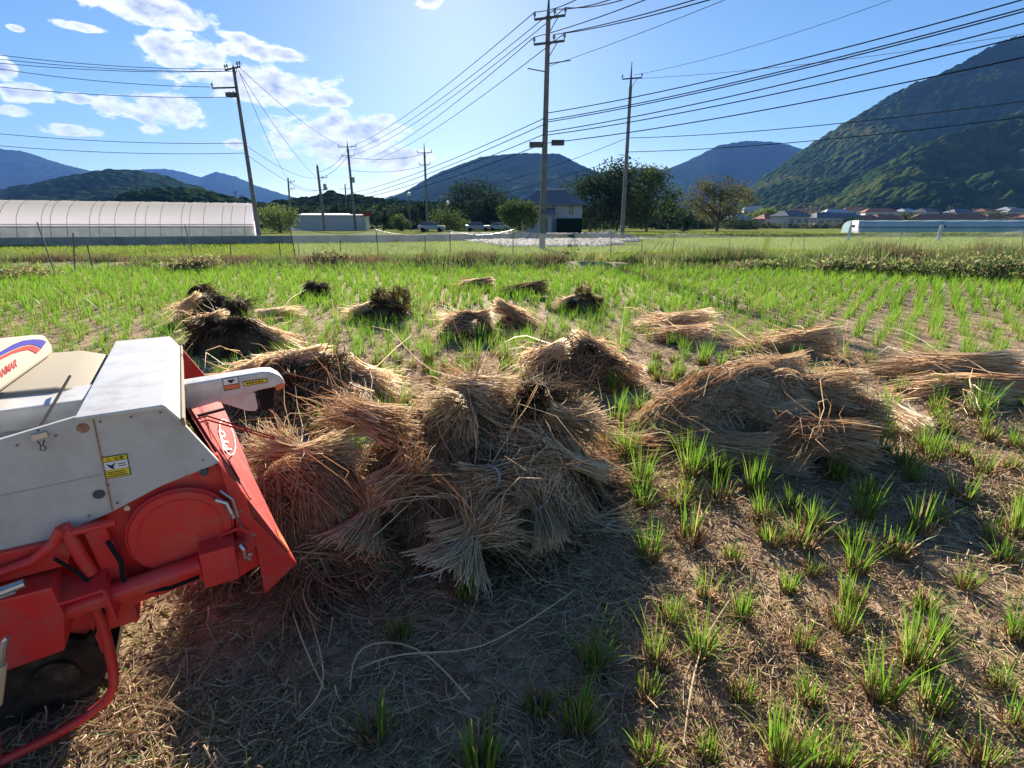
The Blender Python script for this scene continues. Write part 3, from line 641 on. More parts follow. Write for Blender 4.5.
p8, e8, _ = pole(348, 233, 345, 184, 140, 'farthest thin utility pole just left of the slim wide-armed pole', [(189, 1.4, 1.4, .2, (0, 1))], r0=.2, r1=.15)
for px, pb, pt, Y, lab in [(236, 215, 191, 170, 'left one of two thin far poles beside the greenhouse end'), (243, 215, 195, 175, 'right one of two thin far poles beside the greenhouse end'),
                           (820, 222, 209, 205, 'short pole at the village edge above the olive tree side'), (923, 222, 208, 215, 'short village pole near the left end of the red-brown roofs'), (951, 220, 206, 215, 'short village pole behind the longest red-brown roof'), (975, 220, 208, 215, 'short village pole nearest the right mountain foot')]:
    pole(px, pb, px-1, pt, Y, lab, [(pt+1.5, .8, .8, .2, (0, 1))], r0=.2, r1=.15)
# street lamps
for px, pb, pt, Y, lab in [(411, 233, 194, 90, 'tall street lamp left of the slim dark pole'), (449, 233, 203, 92, 'street lamp with round white head above the wide green bush')]:
    b = P(px, pb, Y); tp = P(px, pt, Y); z = float(ground_h(b.x, Y)); t = empty('street_lamp', (b.x, Y, z), lab, 'street lamp')
    MB().tube([(0, 0, -.2), (0, 0, tp.z-z-.3)], [.11, .07], 8).build('post', M['concrete'], t)
    bm = bmesh.new(); bmesh.ops.create_icosphere(bm, subdivisions=2, radius=.34); me = bpy.data.meshes.new('lamp_head'); bm.to_mesh(me); bm.free()
    link('lamp_head', me, M['labelwhite'], t, smooth=True, loc=(0, 0, tp.z-z))

def wire(A, B, sag, label, r=.02, group=None, n=28):
    A = Vector(A); B = Vector(B); pts = []
    for i in range(n+1):
        t = i/n; p = A.lerp(B, t); p.z -= sag*4*t*(1-t); pts.append(p-A)
    o = MB().tube(pts, r, 5).build('power_line', M['wire'], loc=A); props(o, label, 'power line', group); return o
def beyond(A, q, Y, k=1.35):
    Q = P(q[0], q[1], Y); return Vector(A)+(Q-Vector(A))*k
WG = 'power lines from the tall centre pole to the upper right'
for A, q, Y, nm in [(e2[0][0], (568, 0), 27, 'topmost'), (e2[0][1], (597, 0), 26, 'second'), (e2[0][2], (608, 0), 25.5, 'third'), (e2[1][0], (635, 0), 24.5, 'fourth'), (e2[1][1], (670, 3), 23, 'fifth'), (e2[1][2], (676, 5), 22.5, 'sixth')]:
    wire(A, beyond(A, q, Y, 1.5), .15, f'{nm} black wire climbing right from the crossarms of the centre pole', .022, WG)
for A, q, nm in [(e2[0][0], (394, 129), 'highest'), (e2[0][1], (399, 132), 'second'), (e2[0][2], (402, 136), 'third'), (e2[1][0], (410, 141), 'fourth'), (e2[1][2], (415, 144), 'lowest')]:
    Bq = P(q[0]-45, q[1]+18, 92); wire(A, Bq, .9, f'{nm} wire descending left from the crossarms of the centre pole', .022, 'power lines descending left from the centre pole')
# middle bundle through the centre pole
for (x0, y0), (x1, y1), Yr, nm in [((548, 113), (998, 0), 19, 'highest'), ((548, 120), (1024, 2), 19, 'second'), ((548, 122), (1024, 5), 19.3, 'third'), ((548, 132), (1024, 17), 19, 'fourth'), ((548, 135), (1024, 30), 19, 'fifth'), ((548, 143), (1024, 51), 19, 'lowest')]:
    A = P(x0, y0, 32.2); B = beyond(A, (x1, y1), Yr, 1.2); wire(A, B, .35, f'{nm} black cable of the long bundle sweeping right from the centre pole', .024, 'long cables sweeping right from the centre pole')
for (x0, y0), (x1, y1), nm in [((545, 118), (330, 200), 'highest'), ((545, 124), (330, 204), 'second'), ((545, 134), (325, 207), 'third'), ((543, 144), (325, 210), 'lowest')]:
    wire(P(x0, y0, 32.2), P(x1-10, y1-3, 90), 1.0, f'{nm} cable sagging left from the middle of the centre pole', .024, 'cables sagging left from the centre pole')
# right pole
for (x0, y0), (x1, y1), Yr, nm in [((632, 79), (1024, 30), 40, 'thin upper'), ((634, 75), (880, 0), 38, 'thin highest'), ((628, 138), (1024, 97), 34, 'heavy middle'), ((626, 152), (1024, 113), 34, 'heavy lower')]:
    A = P(x0, y0, 53.8); wire(A, beyond(A, (x1, y1), Yr, 1.15), .5, f'{nm} cable running right from the pole beyond the central house', .03 if 'heavy' in nm else .016, 'cables running right from the far right pole')
for (x0, y0), (x1, y1), nm in [((625, 139), (430, 198), 'upper'), ((623, 157), (430, 205), 'lower')]:
    wire(P(x0, y0, 53.8), P(x1, y1-3, 95), 1.0, f'{nm} cable running left from the pole beyond the central house', .025, 'cables running left from the far right pole')
A = P(549, 66, 32.2); wire(A, beyond(A, (719, 0), 22, 1.3), .1, 'lone thin cable with a small weight rising right from the centre pole', .012)
# left pole
for (x0, y0), (x1, y1), Yl, nm in [((227, 69), (0, 52), 40, 'highest'), ((231, 71), (0, 56), 40, 'second'), ((237, 71), (0, 60), 40, 'third'), ((212, 87), (0, 66), 41, 'fourth'), ((236, 97), (0, 84), 41, 'fifth'), ((243, 143), (0, 131), 41, 'sixth'), ((245, 153), (0, 143), 41, 'lowest')]:
    A = P(x0, y0, 43.8); wire(A, beyond(A, (x1, y1), Yl, 1.2), .35, f'{nm} wire running left from the pole at the greenhouse end', .02, 'wires running left from the greenhouse pole')
for (x0, y0), (x1, y1), nm in [((238, 70), (317, 178), 'steep thin'), ((240, 74), (290, 183), 'steepest thin'), ((240, 68), (347, 148), 'long upper'), ((244, 144), (318, 178), 'middle'), ((246, 154), (319, 190), 'lower')]:
    wire(P(x0, y0, 43.8), P(x1, y1, 90), .8, f'{nm} wire running right from the pole at the greenhouse end', .022, 'wires running right from the greenhouse pole')
for i, (a, b) in enumerate([((319, 172), (347, 150)), ((319, 178), (347, 157)), ((290, 183), (318, 190)), ((347, 157), (424, 154)), ((349, 170), (424, 166))]):
    wire(P(*a, 92), P(*b, 92), .6, ['upper', 'lower', 'lowest', 'longer upper', 'longer lower'][i]+' short wire strung between the distant poles left of centre', .03, 'short wires between the distant poles')

# ------------------------------------------------------------------ net fence
def netmat():
    m = bpy.data.materials.new('fine_net'); m.use_nodes = True; t = m.node_tree; t.nodes.clear(); L = t.links
    out = N(t, 'ShaderNodeOutputMaterial'); d = N(t, 'ShaderNodeBsdfDiffuse'); d.inputs[0].default_value = (.60, .66, .66, 1)
    tl = N(t, 'ShaderNodeBsdfTranslucent'); tl.inputs[0].default_value = (.60, .66, .66, 1); ad = N(t, 'ShaderNodeMixShader'); L.new(d.outputs[0], ad.inputs[1]); L.new(tl.outputs[0], ad.inputs[2])
    tr = N(t, 'ShaderNodeBsdfTransparent'); mx = N(t, 'ShaderNodeMixShader'); mx.inputs[0].default_value = .075
    L.new(tr.outputs[0], mx.inputs[1]); L.new(ad.outputs[0], mx.inputs[2]); L.new(mx.outputs[0], out.inputs[0]); return m
M['net'] = netmat()
posts = [(37, 222, 56, 275), (73, 233, 74, 274), (87, 244, 94, 273), (185, 225, 194, 260), (279, 240, 281, 264), (290, 226, 297, 264), (298, 238, 299, 262), (376, 229, 379, 260), (425, 236, 425, 260), (450, 230, 450, 260), (513, 229, 513, 260), (611, 229, 611, 258), (642, 238, 642, 256),
         (675, 232, 672, 254), (730, 236, 730, 250), (793, 237, 790, 251), (805, 234, 803, 251), (902, 232, 899, 254), (882, 252, 880, 262), (1024, 229, 1022, 254), (230, 240, 231, 262), (340, 240, 341, 262), (545+30, 240, 575, 257), (1075, 232, 1072, 258), (-30, 226, -22, 276), (-90, 230, -88, 276)]
hi = []
pl = {0: 'leaning the most, far left', 3: 'leaning near the left pole foot', 9: 'upright left of centre', 10: 'upright holding a net peak left of the centre pole', 11: 'upright holding a net peak right of the centre pole'}
for i, (x0, y0, x1, y1) in enumerate(posts):
    b = G(x1, y1); tp = P(x0, y0, b.y); zz = float(ground_h(b.x, b.y))
    o = MB().tube([(0, 0, -.2), (tp.x-b.x, 0, tp.z-zz)], .019, 6).build('net_post', M['darkmetal'], loc=(b.x, b.y, zz))
    where = ['before the greenhouse', 'left of centre pole', 'right of centre pole', 'before the blue tunnel'][0 if x1 < 262 else 1 if x1 < 540 else 2 if x1 < 800 else 3]
    lean = 'leaning' if abs(x0-x1) > 4 else 'upright'; tall = 'tall' if (y1-y0) > 27 else 'short'
    order = sorted(range(len(posts)), key=lambda k_: posts[k_][2]).index(i)+1
    props(o, f'thin {tall} {lean} net stake {where}, {NTH[order-1]} from the left', 'fence post', 'stakes of the net fence')
    if y0 <= 233 and x1 > 285: hi.append((x1, b.copy(), Vector((tp.x, b.y, tp.z))))
hi.sort(key=lambda q: q[0])
V = []; F = []; n = 16; m = 5
net = []
for (xa, ba, ta), (xb, bb, tb) in zip(hi[:-1], hi[1:]):
    sg = .22*min(1, (tb-ta).length/3)
    for i in range(n+1):
        u = i/n; top = ta.lerp(tb, u); top.z -= sg*4*u*(1-u)+.02; bot = ba.lerp(bb, u); bot.z = float(ground_h(bot.x, bot.y))+.25
        for j in range(m):
            q = bot.lerp(top, j/(m-1)); V.append((q.x, q.y-.03+.06*math.sin(i*.9+j), q.z))
    base = len(V)-(n+1)*m
    F += [(base+i*m+j, base+(i+1)*m+j, base+(i+1)*m+j+1, base+i*m+j+1) for i in range(n) for j in range(m-1)]
netf = empty('net_fence', (0, 23, 0), 'sagging pale see-through net strung along the far edge of the field', 'net fence')
o = link('net', mesh_np('net', V, F), M['net'], netf, smooth=True, loc=(0, -23, 0))
mbn = MB()
for i in range(len(hi)-1): mbn.tube([Vector(V[(i*(n+1)+j)*m+m-1])-Vector((0, 23, 0)) for j in range(n+1)], .012, 4)
mbn.build('top_cord', M['insul'], netf)

# ------------------------------------------------------------------ straw: sheaves and mounds
S_U = [0]
def sheaf(B, H, n=260, rb=.085, rw=.05, rh=.16, tie=.28, sag=.06, name='rice_sheaf', label='', group=None, m='straw', tubes=False, w_=.0045, seed=None, floor=None, flat=.7, tone=0.0, K=7, lift=None, knot=None, tight=False):
    if knot is None: knot = 'twine' in label
    if not knot and not tight: rw = max(rw, .78*rb)
    """one tied bundle: butt centre B, head centre H (world)."""
    S_U[0] += 1; r = np.random.default_rng(S_U[0]*13+1 if seed is None else seed)
    B = np.array(B, float); H = np.array(H, float); ax = H-B; Ln = np.linalg.norm(ax); ax /= Ln
    up = np.array([0, 0, 1.]) if abs(ax[2]) < .9 else np.array([0, 1., 0]); sd = np.cross(ax, up); sd /= np.linalg.norm(sd); nv = np.cross(sd, ax)
    s = np.linspace(0, 1, K)[None, :]*(r.uniform(.55, 1.15, n)[:, None])
    s0 = r.normal(0, .055, n)[:, None]; s = s0+s
    phi = r.uniform(0, 2*np.pi, n)[:, None]; rho = (r.random(n)**.45)[:, None]
    rad = np.where(s < tie, rw+(rb-rw)*np.clip((tie-s)/tie, 0, 1.3)**1.3, rw+(rh-rw)*np.clip((s-tie)/(1-tie), 0, 1.3)**1.15)
    phi = phi+(s-tie)*r.normal(0, .8, n)[:, None]
    wild = np.where(r.random(n) < .16, 3.5, 1.)[:, None]
    curv = r.uniform(-.13, .13)
    wob = wild*r.normal(0, .014, (n, K)).cumsum(1)*np.clip(s-tie, 0, 1)*2.2; wob2 = wild*r.normal(0, .014, (n, K)).cumsum(1)*np.clip(s-tie, 0, 1)*2.2
    x = rad*rho*np.cos(phi)+wob; y = (rad*rho*np.sin(phi))*(np.where(s > tie, flat+(1-flat)*np.clip(1-(s-tie)*3, 0, 1), 1))+wob2
    P_ = B+ax*(s*Ln)[..., None]+sd*x[..., None]+nv*y[..., None]
    P_ += sd*(curv*(s-.5)**2*4)[..., None]*Ln
    P_[..., 2] -= sag*np.clip(s-tie, 0, 2)**2*(.5+r.random(n)[:, None])*2
    fl = .012+.05*rho*r.random(n)[:, None]
    if floor is None: P_[..., 2] = np.maximum(P_[..., 2], fl)
    else: P_[..., 2] = np.maximum(P_[..., 2], floor(P_[..., 0], P_[..., 1])+fl)
    W = w_*(.6+.8*r.random(n))[:, None]*np.ones((1, K)); W[:, -1] *= .3
    tin = np.clip(.54+tone+.26*r.normal(size=n)[:, None]+.22*np.clip(tie+.1-s, 0, 1)*2-.08*np.clip(s-.6, 0, 1)+.1*r.normal(size=(n, K)), .02, 1)
    if tubes: V, F, T = tubes3(P_, W, tin)
    else:
        side = r.normal(size=(n, 3)); side -= (side@ax)[:, None]*ax; side /= np.linalg.norm(side, axis=1)[:, None]; V, F, T = ribbons(P_, W*1.25, side, tin)
    loc = B.copy(); o = link(name, mesh_np(name, V-loc, F, np.clip(T+.25, 0, 1) if tone <= -.19 else T), M['shadestraw' if tone <= -.19 and m == 'straw' else m], loc=loc)
    props(o, label, 'straw sheaf', group)
    if knot:
        c = B+ax*tie*Ln; b = MB(); ring = []
        if c[2] < rw: c[2] = max(c[2], .03)
        for i in range(13):
            q = 2*math.pi*i/12; pt = c-loc+(sd*math.cos(q)+nv*math.sin(q))*(rw*1.07)+ax*.01*math.sin(q*2); ring.append(pt)
        b.tube(ring, .005, 5, cap=False); b.tube([ring[3], ring[3]+np.array([.03, .01, -.04]), ring[3]+np.array([.05, -.02, -.08])], .0035, 4)
        b.build('twine', M['plastic'], o)
    return o
MOUNDS = []
def mound_h(x, y, cx, cy, rx, ry, h, rot, seed):
    c, s_ = math.cos(rot), math.sin(rot); u = ((x-cx)*c+(y-cy)*s_)/rx; v = (-(x-cx)*s_+(y-cy)*c)/ry
    d = np.sqrt(u*u+v*v); nn = fbm(x*4+seed, y*4, seed, 3)
    return h*np.clip(1-d**2.2, -.3, 1)*(.72+.56*nn)
def heap_floor(x, y):
    z = np.zeros(np.shape(x))
    for mm in MOUNDS: z = np.maximum(z, mound_h(x, y, *mm))
    return z
def mound(cx, cy, rx, ry, h, rot, label, n=900, seed=1, Ls=.28, w_=.004, tone=0., m='straw', lay=None, dark=0.):
    MOUNDS.append((cx, cy, rx, ry, h, rot, seed)); g = 56
    a = np.linspace(-1.15, 1.15, g); U, V_ = np.meshgrid(a, a); c, s_ = math.cos(rot), math.sin(rot)
    X = cx+U*rx*c-V_*ry*s_; Y = cy+U*rx*s_+V_*ry*c; Z = mound_h(X, Y, cx, cy, rx, ry, h, rot, seed)-.035+(fbm(X*22, Y*22, seed+2, 2)-.5)*.05
    t = empty('straw_heap', (cx, cy, 0), label, 'straw heap')
    Vv = np.stack([X-cx, Y-cy, np.maximum(Z, -.06)], 2).reshape(-1, 3); i = (np.arange(g-1)[:, None]*g+np.arange(g-1)[None, :]).ravel()
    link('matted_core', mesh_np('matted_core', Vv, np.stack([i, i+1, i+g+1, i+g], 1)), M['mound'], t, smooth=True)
    r = np.random.default_rng(seed*7+3); K = 6
    # loose stalks draped over the mound, in tufts that share a direction
    nc = max(6, n//38); cu = r.uniform(0, 2*np.pi, nc); cr = np.sqrt(r.random(nc)); cxs = cr*np.cos(cu); cys = cr*np.sin(cu)
    cdir = r.uniform(0, 2*np.pi, nc) if lay is None else lay+r.normal(0, .55, nc); clift = r.uniform(.0, .07, nc); ct = r.normal(0, .17, nc); csp = r.uniform(.12, .5, nc); cl = Ls*r.uniform(.6, 1.2, nc)
    k = r.integers(0, nc, n); an = cdir[k]+r.normal(0, 1, n)*csp[k]; L_ = cl[k]*(.6+.5*r.random(n))
    bx0 = cxs[k]*rx+r.normal(0, .035, n)+np.cos(an-rot)*L_*.5; by0 = cys[k]*ry+r.normal(0, .035, n)+np.sin(an-rot)*L_*.5
    x0 = cx+bx0*c-by0*s_; y0 = cy+bx0*s_+by0*c
    s = np.linspace(-.5, .5, K)[None, :]; bend = r.normal(0, .5, n)[:, None]
    A = an[:, None]+bend*s; X = x0[:, None]+np.cos(A)*s*L_[:, None]; Y = y0[:, None]+np.sin(A)*s*L_[:, None]
    Z = np.maximum(mound_h(X, Y, cx, cy, rx, ry, h, rot, seed), 0)+clift[k][:, None]*(1-(s+.5)*.7)+.03*r.random(n)[:, None]+(s+.5)*r.normal(0.0, .035, n)[:, None]
    Z = np.maximum(Z, .008); P_ = np.stack([X-cx, Y-cy, Z], 2); W = w_*(.6+.8*r.random(n))[:, None]*np.ones((1, K))
    T = np.clip(.46+tone+ct[k]+.24*r.normal(size=n), .02, 1)
    V, F, T = tubes3(P_, W, T); link('loose_stalks', mesh_np('loose_stalks', V, F, T), M['shadestraw' if tone <= -.19 else m], t)
    return t

# --- the big heap right of the machine
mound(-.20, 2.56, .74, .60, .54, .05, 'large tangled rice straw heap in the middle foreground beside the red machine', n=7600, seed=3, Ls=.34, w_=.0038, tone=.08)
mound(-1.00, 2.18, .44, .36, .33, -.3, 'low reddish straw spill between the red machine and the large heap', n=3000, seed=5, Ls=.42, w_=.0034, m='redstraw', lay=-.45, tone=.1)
GB = 'tied sheaves piled on the large front heap'
fl = heap_floor
def on(px, py, z, dz=0): q = G(px, py, z); return (q.x, q.y, z+dz)
SH = [  # butt, head, options, label
    (on(448, 432, .50), on(500, 392, .60), dict(rb=.19, rh=.12, rw=.04, tie=.5, tight=True, n=420, tone=.36), 'pale fanned sheaf on top of the large front heap, cut ends towards the camera'),
    (on(500, 412, .60), on(440, 392, .60), dict(rb=.13, rh=.12, n=260, tone=.22), 'pale splayed sheaf across the crest of the large front heap'),
    (on(600, 482, .16), on(500, 450, .46), dict(rb=.055, rh=.11, rw=.04, tie=.28, n=260, tone=.15), 'sheaf tied with white twine lying along the right shoulder of the large front heap'),
    (on(555, 552, .08), on(520, 478, .34), dict(rb=.10, rh=.12, rw=.036, tie=.42, n=260, tone=.12), 'sheaf tied with white twine hanging down the lower right face of the large heap'),
    (on(440, 560, .12), on(520, 520, .22), dict(rb=.11, rh=.12, n=200, tone=.05), 'sheaf lying slantwise low on the front face of the large heap'),
    (on(455, 585, .05), on(490, 510, .30), dict(rb=.19, rh=.12, rw=.045, tie=.45, tight=True, n=340, tone=.16), 'sheaf with splayed pinkish cut ends at the bottom of the large heap'),
    (on(360, 560, .06), on(385, 490, .30), dict(rb=.17, rh=.12, rw=.045, tie=.45, tight=True, n=320, tone=.04), 'brownish sheaf at the lower left face of the large heap'),
    (on(385, 505, .26), on(440, 462, .44), dict(rb=.11, rh=.13, n=220, tone=-.05), 'dark brown sheaf left of the middle on the front face of the large heap'),
    (on(335, 478, .34), on(262, 450, .32), dict(rb=.17, rh=.12, rw=.045, tie=.45, tight=True, n=360, tone=.32), 'pale straw sheaf fanned out at the left end of the large heap'),
    (on(395, 440, .52), on(330, 415, .40), dict(rb=.11, rh=.17, n=260, tone=.08), 'orange-brown sheaf sloping left behind the pale fanned sheaf'),
    (on(535, 425, .50), on(600, 440, .15), dict(rb=.11, rh=.16, n=260, tone=.0), 'dark sheaf falling over the right back of the large heap'),
    (on(520, 412, .58), on(560, 398, .42), dict(rb=.11, rh=.14, n=300, tone=-.25), 'very dark sheaf standing at the right crest of the large heap'),
    (on(575, 425, .30), on(545, 450, .30), dict(rb=.16, rh=.12, rw=.04, tie=.45, tight=True, n=260, tone=.34), 'pale loose sheaf at the right foot of the large heap'),
    (on(470, 500, .34), on(540, 470, .32), dict(rb=.10, rh=.11, n=200, tone=-.05), 'shaded sheaf wedged under the twine-tied sheaves of the large heap'),
]
for B, H, o_, lab in SH:
    B = (B[0], B[1], B[2]+.07); H = (H[0], H[1], H[2]+.07)
    sheaf(B, H, label=lab, group=GB, floor=fl, tubes=True, w_=.0042, K=8, **{**o_, 'n': int(o_['n']*1.35)})
# reddish straw sweeping out of the machine
for B, H, o_, lab in [(on(248, 448, .28), on(345, 520, .10), dict(n=420, rb=.11, rh=.13, rw=.1, tone=0), 'upper reddish sheaf sweeping out from the red chute'),
                      (on(275, 500, .20), on(350, 560, .06), dict(n=380, rb=.14, rh=.14, rw=.1, tone=-.1), 'lower reddish sheaf lying beside the red chute tip'),
                      (on(318, 545, .10), on(400, 545, .10), dict(n=320, rb=.13, rh=.12, rw=.08, tone=.05), 'short pinkish sheaf low between the chute tip and the large heap')]:
    sheaf(B, H, label=lab, group='reddish straw sheaves beside the machine', floor=fl, tubes=True, m='redstraw', K=8, knot=False, **o_)

# --- right-hand heap
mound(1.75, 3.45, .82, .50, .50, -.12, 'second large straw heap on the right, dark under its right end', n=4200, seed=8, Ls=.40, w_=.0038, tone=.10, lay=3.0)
GR = 'sheaves piled on the right-hand heap'
for B, H, o_, lab in [(on(800, 372, .46), on(745, 368, .42), dict(rb=.16, rh=.16, n=360, tone=.08), 'topmost sheaf of the right-hand heap'),
    (on(850, 395, .40), on(735, 388, .30), dict(rb=.18, rh=.2, n=460, tone=.0), 'sheaf lying left across the back of the right-hand heap'),
    (on(790, 425, .26), on(668, 412, .12), dict(rb=.15, rh=.2, n=480, tone=.05), 'long golden sheaf pointing left across the right-hand heap'),
    (on(770, 458, .12), on(655, 432, .06), dict(rb=.15, rh=.19, n=440, tone=.0), 'brown sheaf pointing left at the foot of the right-hand heap'),
    (on(800, 470, .03), on(680, 455, .03), dict(rb=.07, rh=.07, n=160, tone=.2), 'flat thin sheaf on the ground before the right-hand heap'),
    (on(850, 440, .20), on(775, 430, .30), dict(rb=.17, rh=.15, n=380, tone=-.12), 'dark butt-end sheaf low in the right-hand heap'),
    (on(880, 425, .16), on(820, 395, .40), dict(rb=.17, rh=.16, n=380, tone=-.2), 'darkest sheaf at the right end of the right-hand heap'),
    (on(860, 385, .36), on(815, 372, .42), dict(rb=.14, rh=.14, n=320, tone=.15), 'sunlit pale sheaf end on the crest of the right-hand heap')]:
    sheaf(B, H, label=lab, group=GR, floor=fl, tubes=True, w_=.0038, **{**o_, 'n': int(o_['n']*1.4), 'tone': o_.get('tone', 0)+.08})
sheaf(on(920, 432, .05), on(880, 402, .04), n=220, rb=.13, rh=.12, label='small loose sunlit sheaf on the ground right of the right-hand heap', group=GR, tone=.2)

# --- middle distance piles: (mound pixel foot, ...); low tones put their shaded sides into the colour
def pile(px, py, dist_back, rx, ry, h, rot, label, grp, bundles, n=900, seed=1, tone=0., lay=None):
    g = G(px, py); cy = g.y+dist_back; cx = g.x*cy/g.y
    mound(cx, cy, rx, ry, h, rot, label, n=n, seed=seed, Ls=.32, w_=.0055, tone=tone, lay=lay)
    for (bx, by, bz), (hx, hy, hz), lab, o_ in bundles:
        sheaf((cx+bx, cy+by, bz), (cx+hx, cy+hy, hz), label=lab, group=grp, floor=heap_floor, **dict(dict(n=260, rb=.13, rh=.16, K=6, w_=.006), **o_))
pile(572, 398, .45, .52, .36, .36, -.1, 'dark straw heap in the middle of the field behind the large front heap', 'sheaves on the middle heap',
     [((-.1, -.1, .36), (-.55, -.1, .22), 'grey frayed sheaf spread at the left end of the middle heap', dict(rh=.24, tone=.08, n=380)), ((.1, -.2, .3), (.1, .3, .38), 'dark upright butt-end sheaf of the middle heap', dict(tone=-.25, rb=.17, n=340)),
      ((.35, -.15, .14), (-.1, .1, .4), 'sheaf sloping up from the right foot of the middle heap', dict(tone=-.2, rb=.15)), ((-.15, -.3, .12), (-.1, .2, .36), 'dark sheaf on the shaded front of the middle heap', dict(tone=-.2, rb=.15)),
      ((.0, .0, .44), (.5, .1, .2), 'brown sheaf draped to the right over the middle heap', dict(tone=0, rh=.2)), ((.62, -.1, .08), (.2, .0, .3), 'rust-brown sheaf at the far right end of the middle heap', dict(tone=.0, rb=.14))], n=1300, seed=11, tone=-.12)
pile(312, 428, .45, .72, .36, .36, .05, 'dark straw heap behind the white arm of the machine', 'sheaves on the heap behind the white arm',
     [((-.3, 0, .36), (-.75, .1, .22), 'light brown sheaf at the left of the heap behind the white arm', dict(rh=.2, tone=.05)), ((-.05, -.2, .25), (-.1, .2, .38), 'dark butt-end sheaf left on the heap behind the white arm', dict(tone=-.25, rb=.16)),
      ((.22, -.1, .34), (.2, .2, .42), 'dark peaked sheaf at the middle of the heap behind the white arm', dict(tone=-.2, rb=.17, n=340)), ((.45, -.25, .12), (.2, .1, .3), 'brown sheaf low on the right of the heap behind the white arm', dict(tone=-.1, rb=.16)),
      ((.3, .15, .3), (.75, .1, .16), 'pale sheaf trailing right off the heap behind the white arm', dict(tone=.15, rh=.17)), ((.1, -.3, .1), (-.2, .0, .3), 'shaded sheaf at the foot of the heap behind the white arm', dict(tone=-.25, rb=.15)), ((.15, .1, .42), (-.45, .15, .34), 'golden sheaf across the back of the heap behind the white arm', dict(tone=.12, rh=.18))], n=1500, seed=12, tone=-.1)
pile(238, 360, .45, .62, .36, .34, -.05, 'low dark straw heap just above the white hood', 'sheaves of the left heaps',
     [((-.35, -.2, .25), (-.3, .2, .4), 'black butt-end sheaf at the left of the low dark heap', dict(tone=-.35, rb=.19, n=360)), ((0, -.2, .2), (.0, .25, .3), 'dark sheaf in the centre of the low dark heap', dict(tone=-.3, rb=.16)),
      ((.25, .0, .28), (.8, .0, .1), 'brown sheaf stretching right from the low dark heap', dict(tone=.0, rh=.16)), ((-.1, .1, .4), (-.6, .2, .3), 'tan sheaf on top of the low dark heap', dict(tone=.08))], n=900, seed=13, tone=-.2)
pile(225, 326, .5, .5, .36, .32, 0, 'dark straw heap farther back on the left', 'sheaves of the left heaps',
     [((-.15, -.2, .25), (-.15, .2, .38), 'black butt-end sheaf of the farther left heap', dict(tone=-.35, rb=.19, n=340)), ((.3, -.1, .2), (.3, .2, .3), 'second dark butt-end sheaf of the farther left heap', dict(tone=-.35, rb=.16)),
      ((-.3, 0, .36), (-.75, .0, .16), 'tan sheaf sloping left off the farther left heap', dict(tone=.05, rh=.2))], n=500, seed=14, tone=-.2)
sheaf(G(258, 322)+Vector((0, 0, .14)), G(300, 316)+Vector((0, 0, .1)), n=240, rh=.16, w_=.007, label='small tan sheaf lying right of the farther left heap', group='sheaves of the left heaps', tone=.2, K=5)
pile(204, 304, .3, .34, .24, .26, 0, 'small dark straw clump nearest the left field edge', 'small far sheaves',
     [((0, -.1, .2), (.05, .2, .28), 'dark upright sheaf in the small clump at the left field edge', dict(tone=-.35, rb=.16, w_=.009, n=200))], n=260, seed=15, tone=-.25)
pile(318, 300, .3, .36, .25, .26, 0, 'small dark straw clump left of the twin-peaked heap', 'small far sheaves',
     [((-.08, -.1, .24), (-.1, .2, .3), 'dark peaked sheaf of the small clump left of the twin-peaked heap', dict(tone=-.3, rb=.16, n=200)), ((.15, -.1, .2), (.15, .2, .26), 'rounded sheaf at the right of the small dark clump', dict(tone=-.3, rb=.14, n=180))], n=300, seed=16, tone=-.2)
pile(384, 322, .3, .52, .28, .26, 0, 'twin-peaked dark straw heap in the middle distance', 'sheaves of the twin-peaked heap',
     [((-.02, -.1, .38), (-.02, .15, .3), 'left dark peak sheaf of the twin-peaked heap', dict(tone=-.35, rb=.19, n=300)), ((.32, -.1, .40), (.3, .15, .3), 'right dark peak sheaf of the twin-peaked heap', dict(tone=-.3, rb=.2, n=300)),
      ((-.2, -.1, .18), (-.65, -.1, .08), 'pale sheaf spread at the left foot of the twin-peaked heap', dict(tone=.15, rh=.15))], n=500, seed=17, tone=-.25)
pile(465, 342, .35, .42, .3, .28, 0, 'golden straw heap left of centre in the middle distance', 'sheaves of the golden heap',
     [((.35, .0, .26), (-.35, .0, .18), 'long golden sheaf fanned to the left on the golden heap', dict(tone=.05, rh=.26, n=420)), ((.2, -.2, .16), (-.2, -.1, .14), 'shaded grey-brown sheaf under the long golden sheaf', dict(tone=-.15, rh=.2))], n=500, seed=18, tone=-.05)
pile(515, 332, .45, .34, .24, .2, 0, 'brown straw heap touching the right of the golden heap', 'sheaves of the golden heap',
     [((-.3, .0, .34), (.25, -.1, .1), 'rust-brown sheaf sloping right beside the golden heap', dict(tone=-.05, rh=.2, n=300))], n=300, seed=19)
sheaf(G(492, 291)+Vector((0, .2, .16)), G(455, 290)+Vector((0, .2, .12)), n=220, rb=.17, rh=.15, w_=.009, label='low dark sheaf far off, left of the pair near the field centre', group='small far sheaves', tone=-.15, K=5)
sheaf(G(545, 298)+Vector((0, .2, .2)), G(498, 297)+Vector((0, .2, .08)), n=240, rb=.2, rh=.15, w_=.009, label='arched dark sheaf far off, right of the pair near the field centre', group='small far sheaves', tone=-.2, K=5)
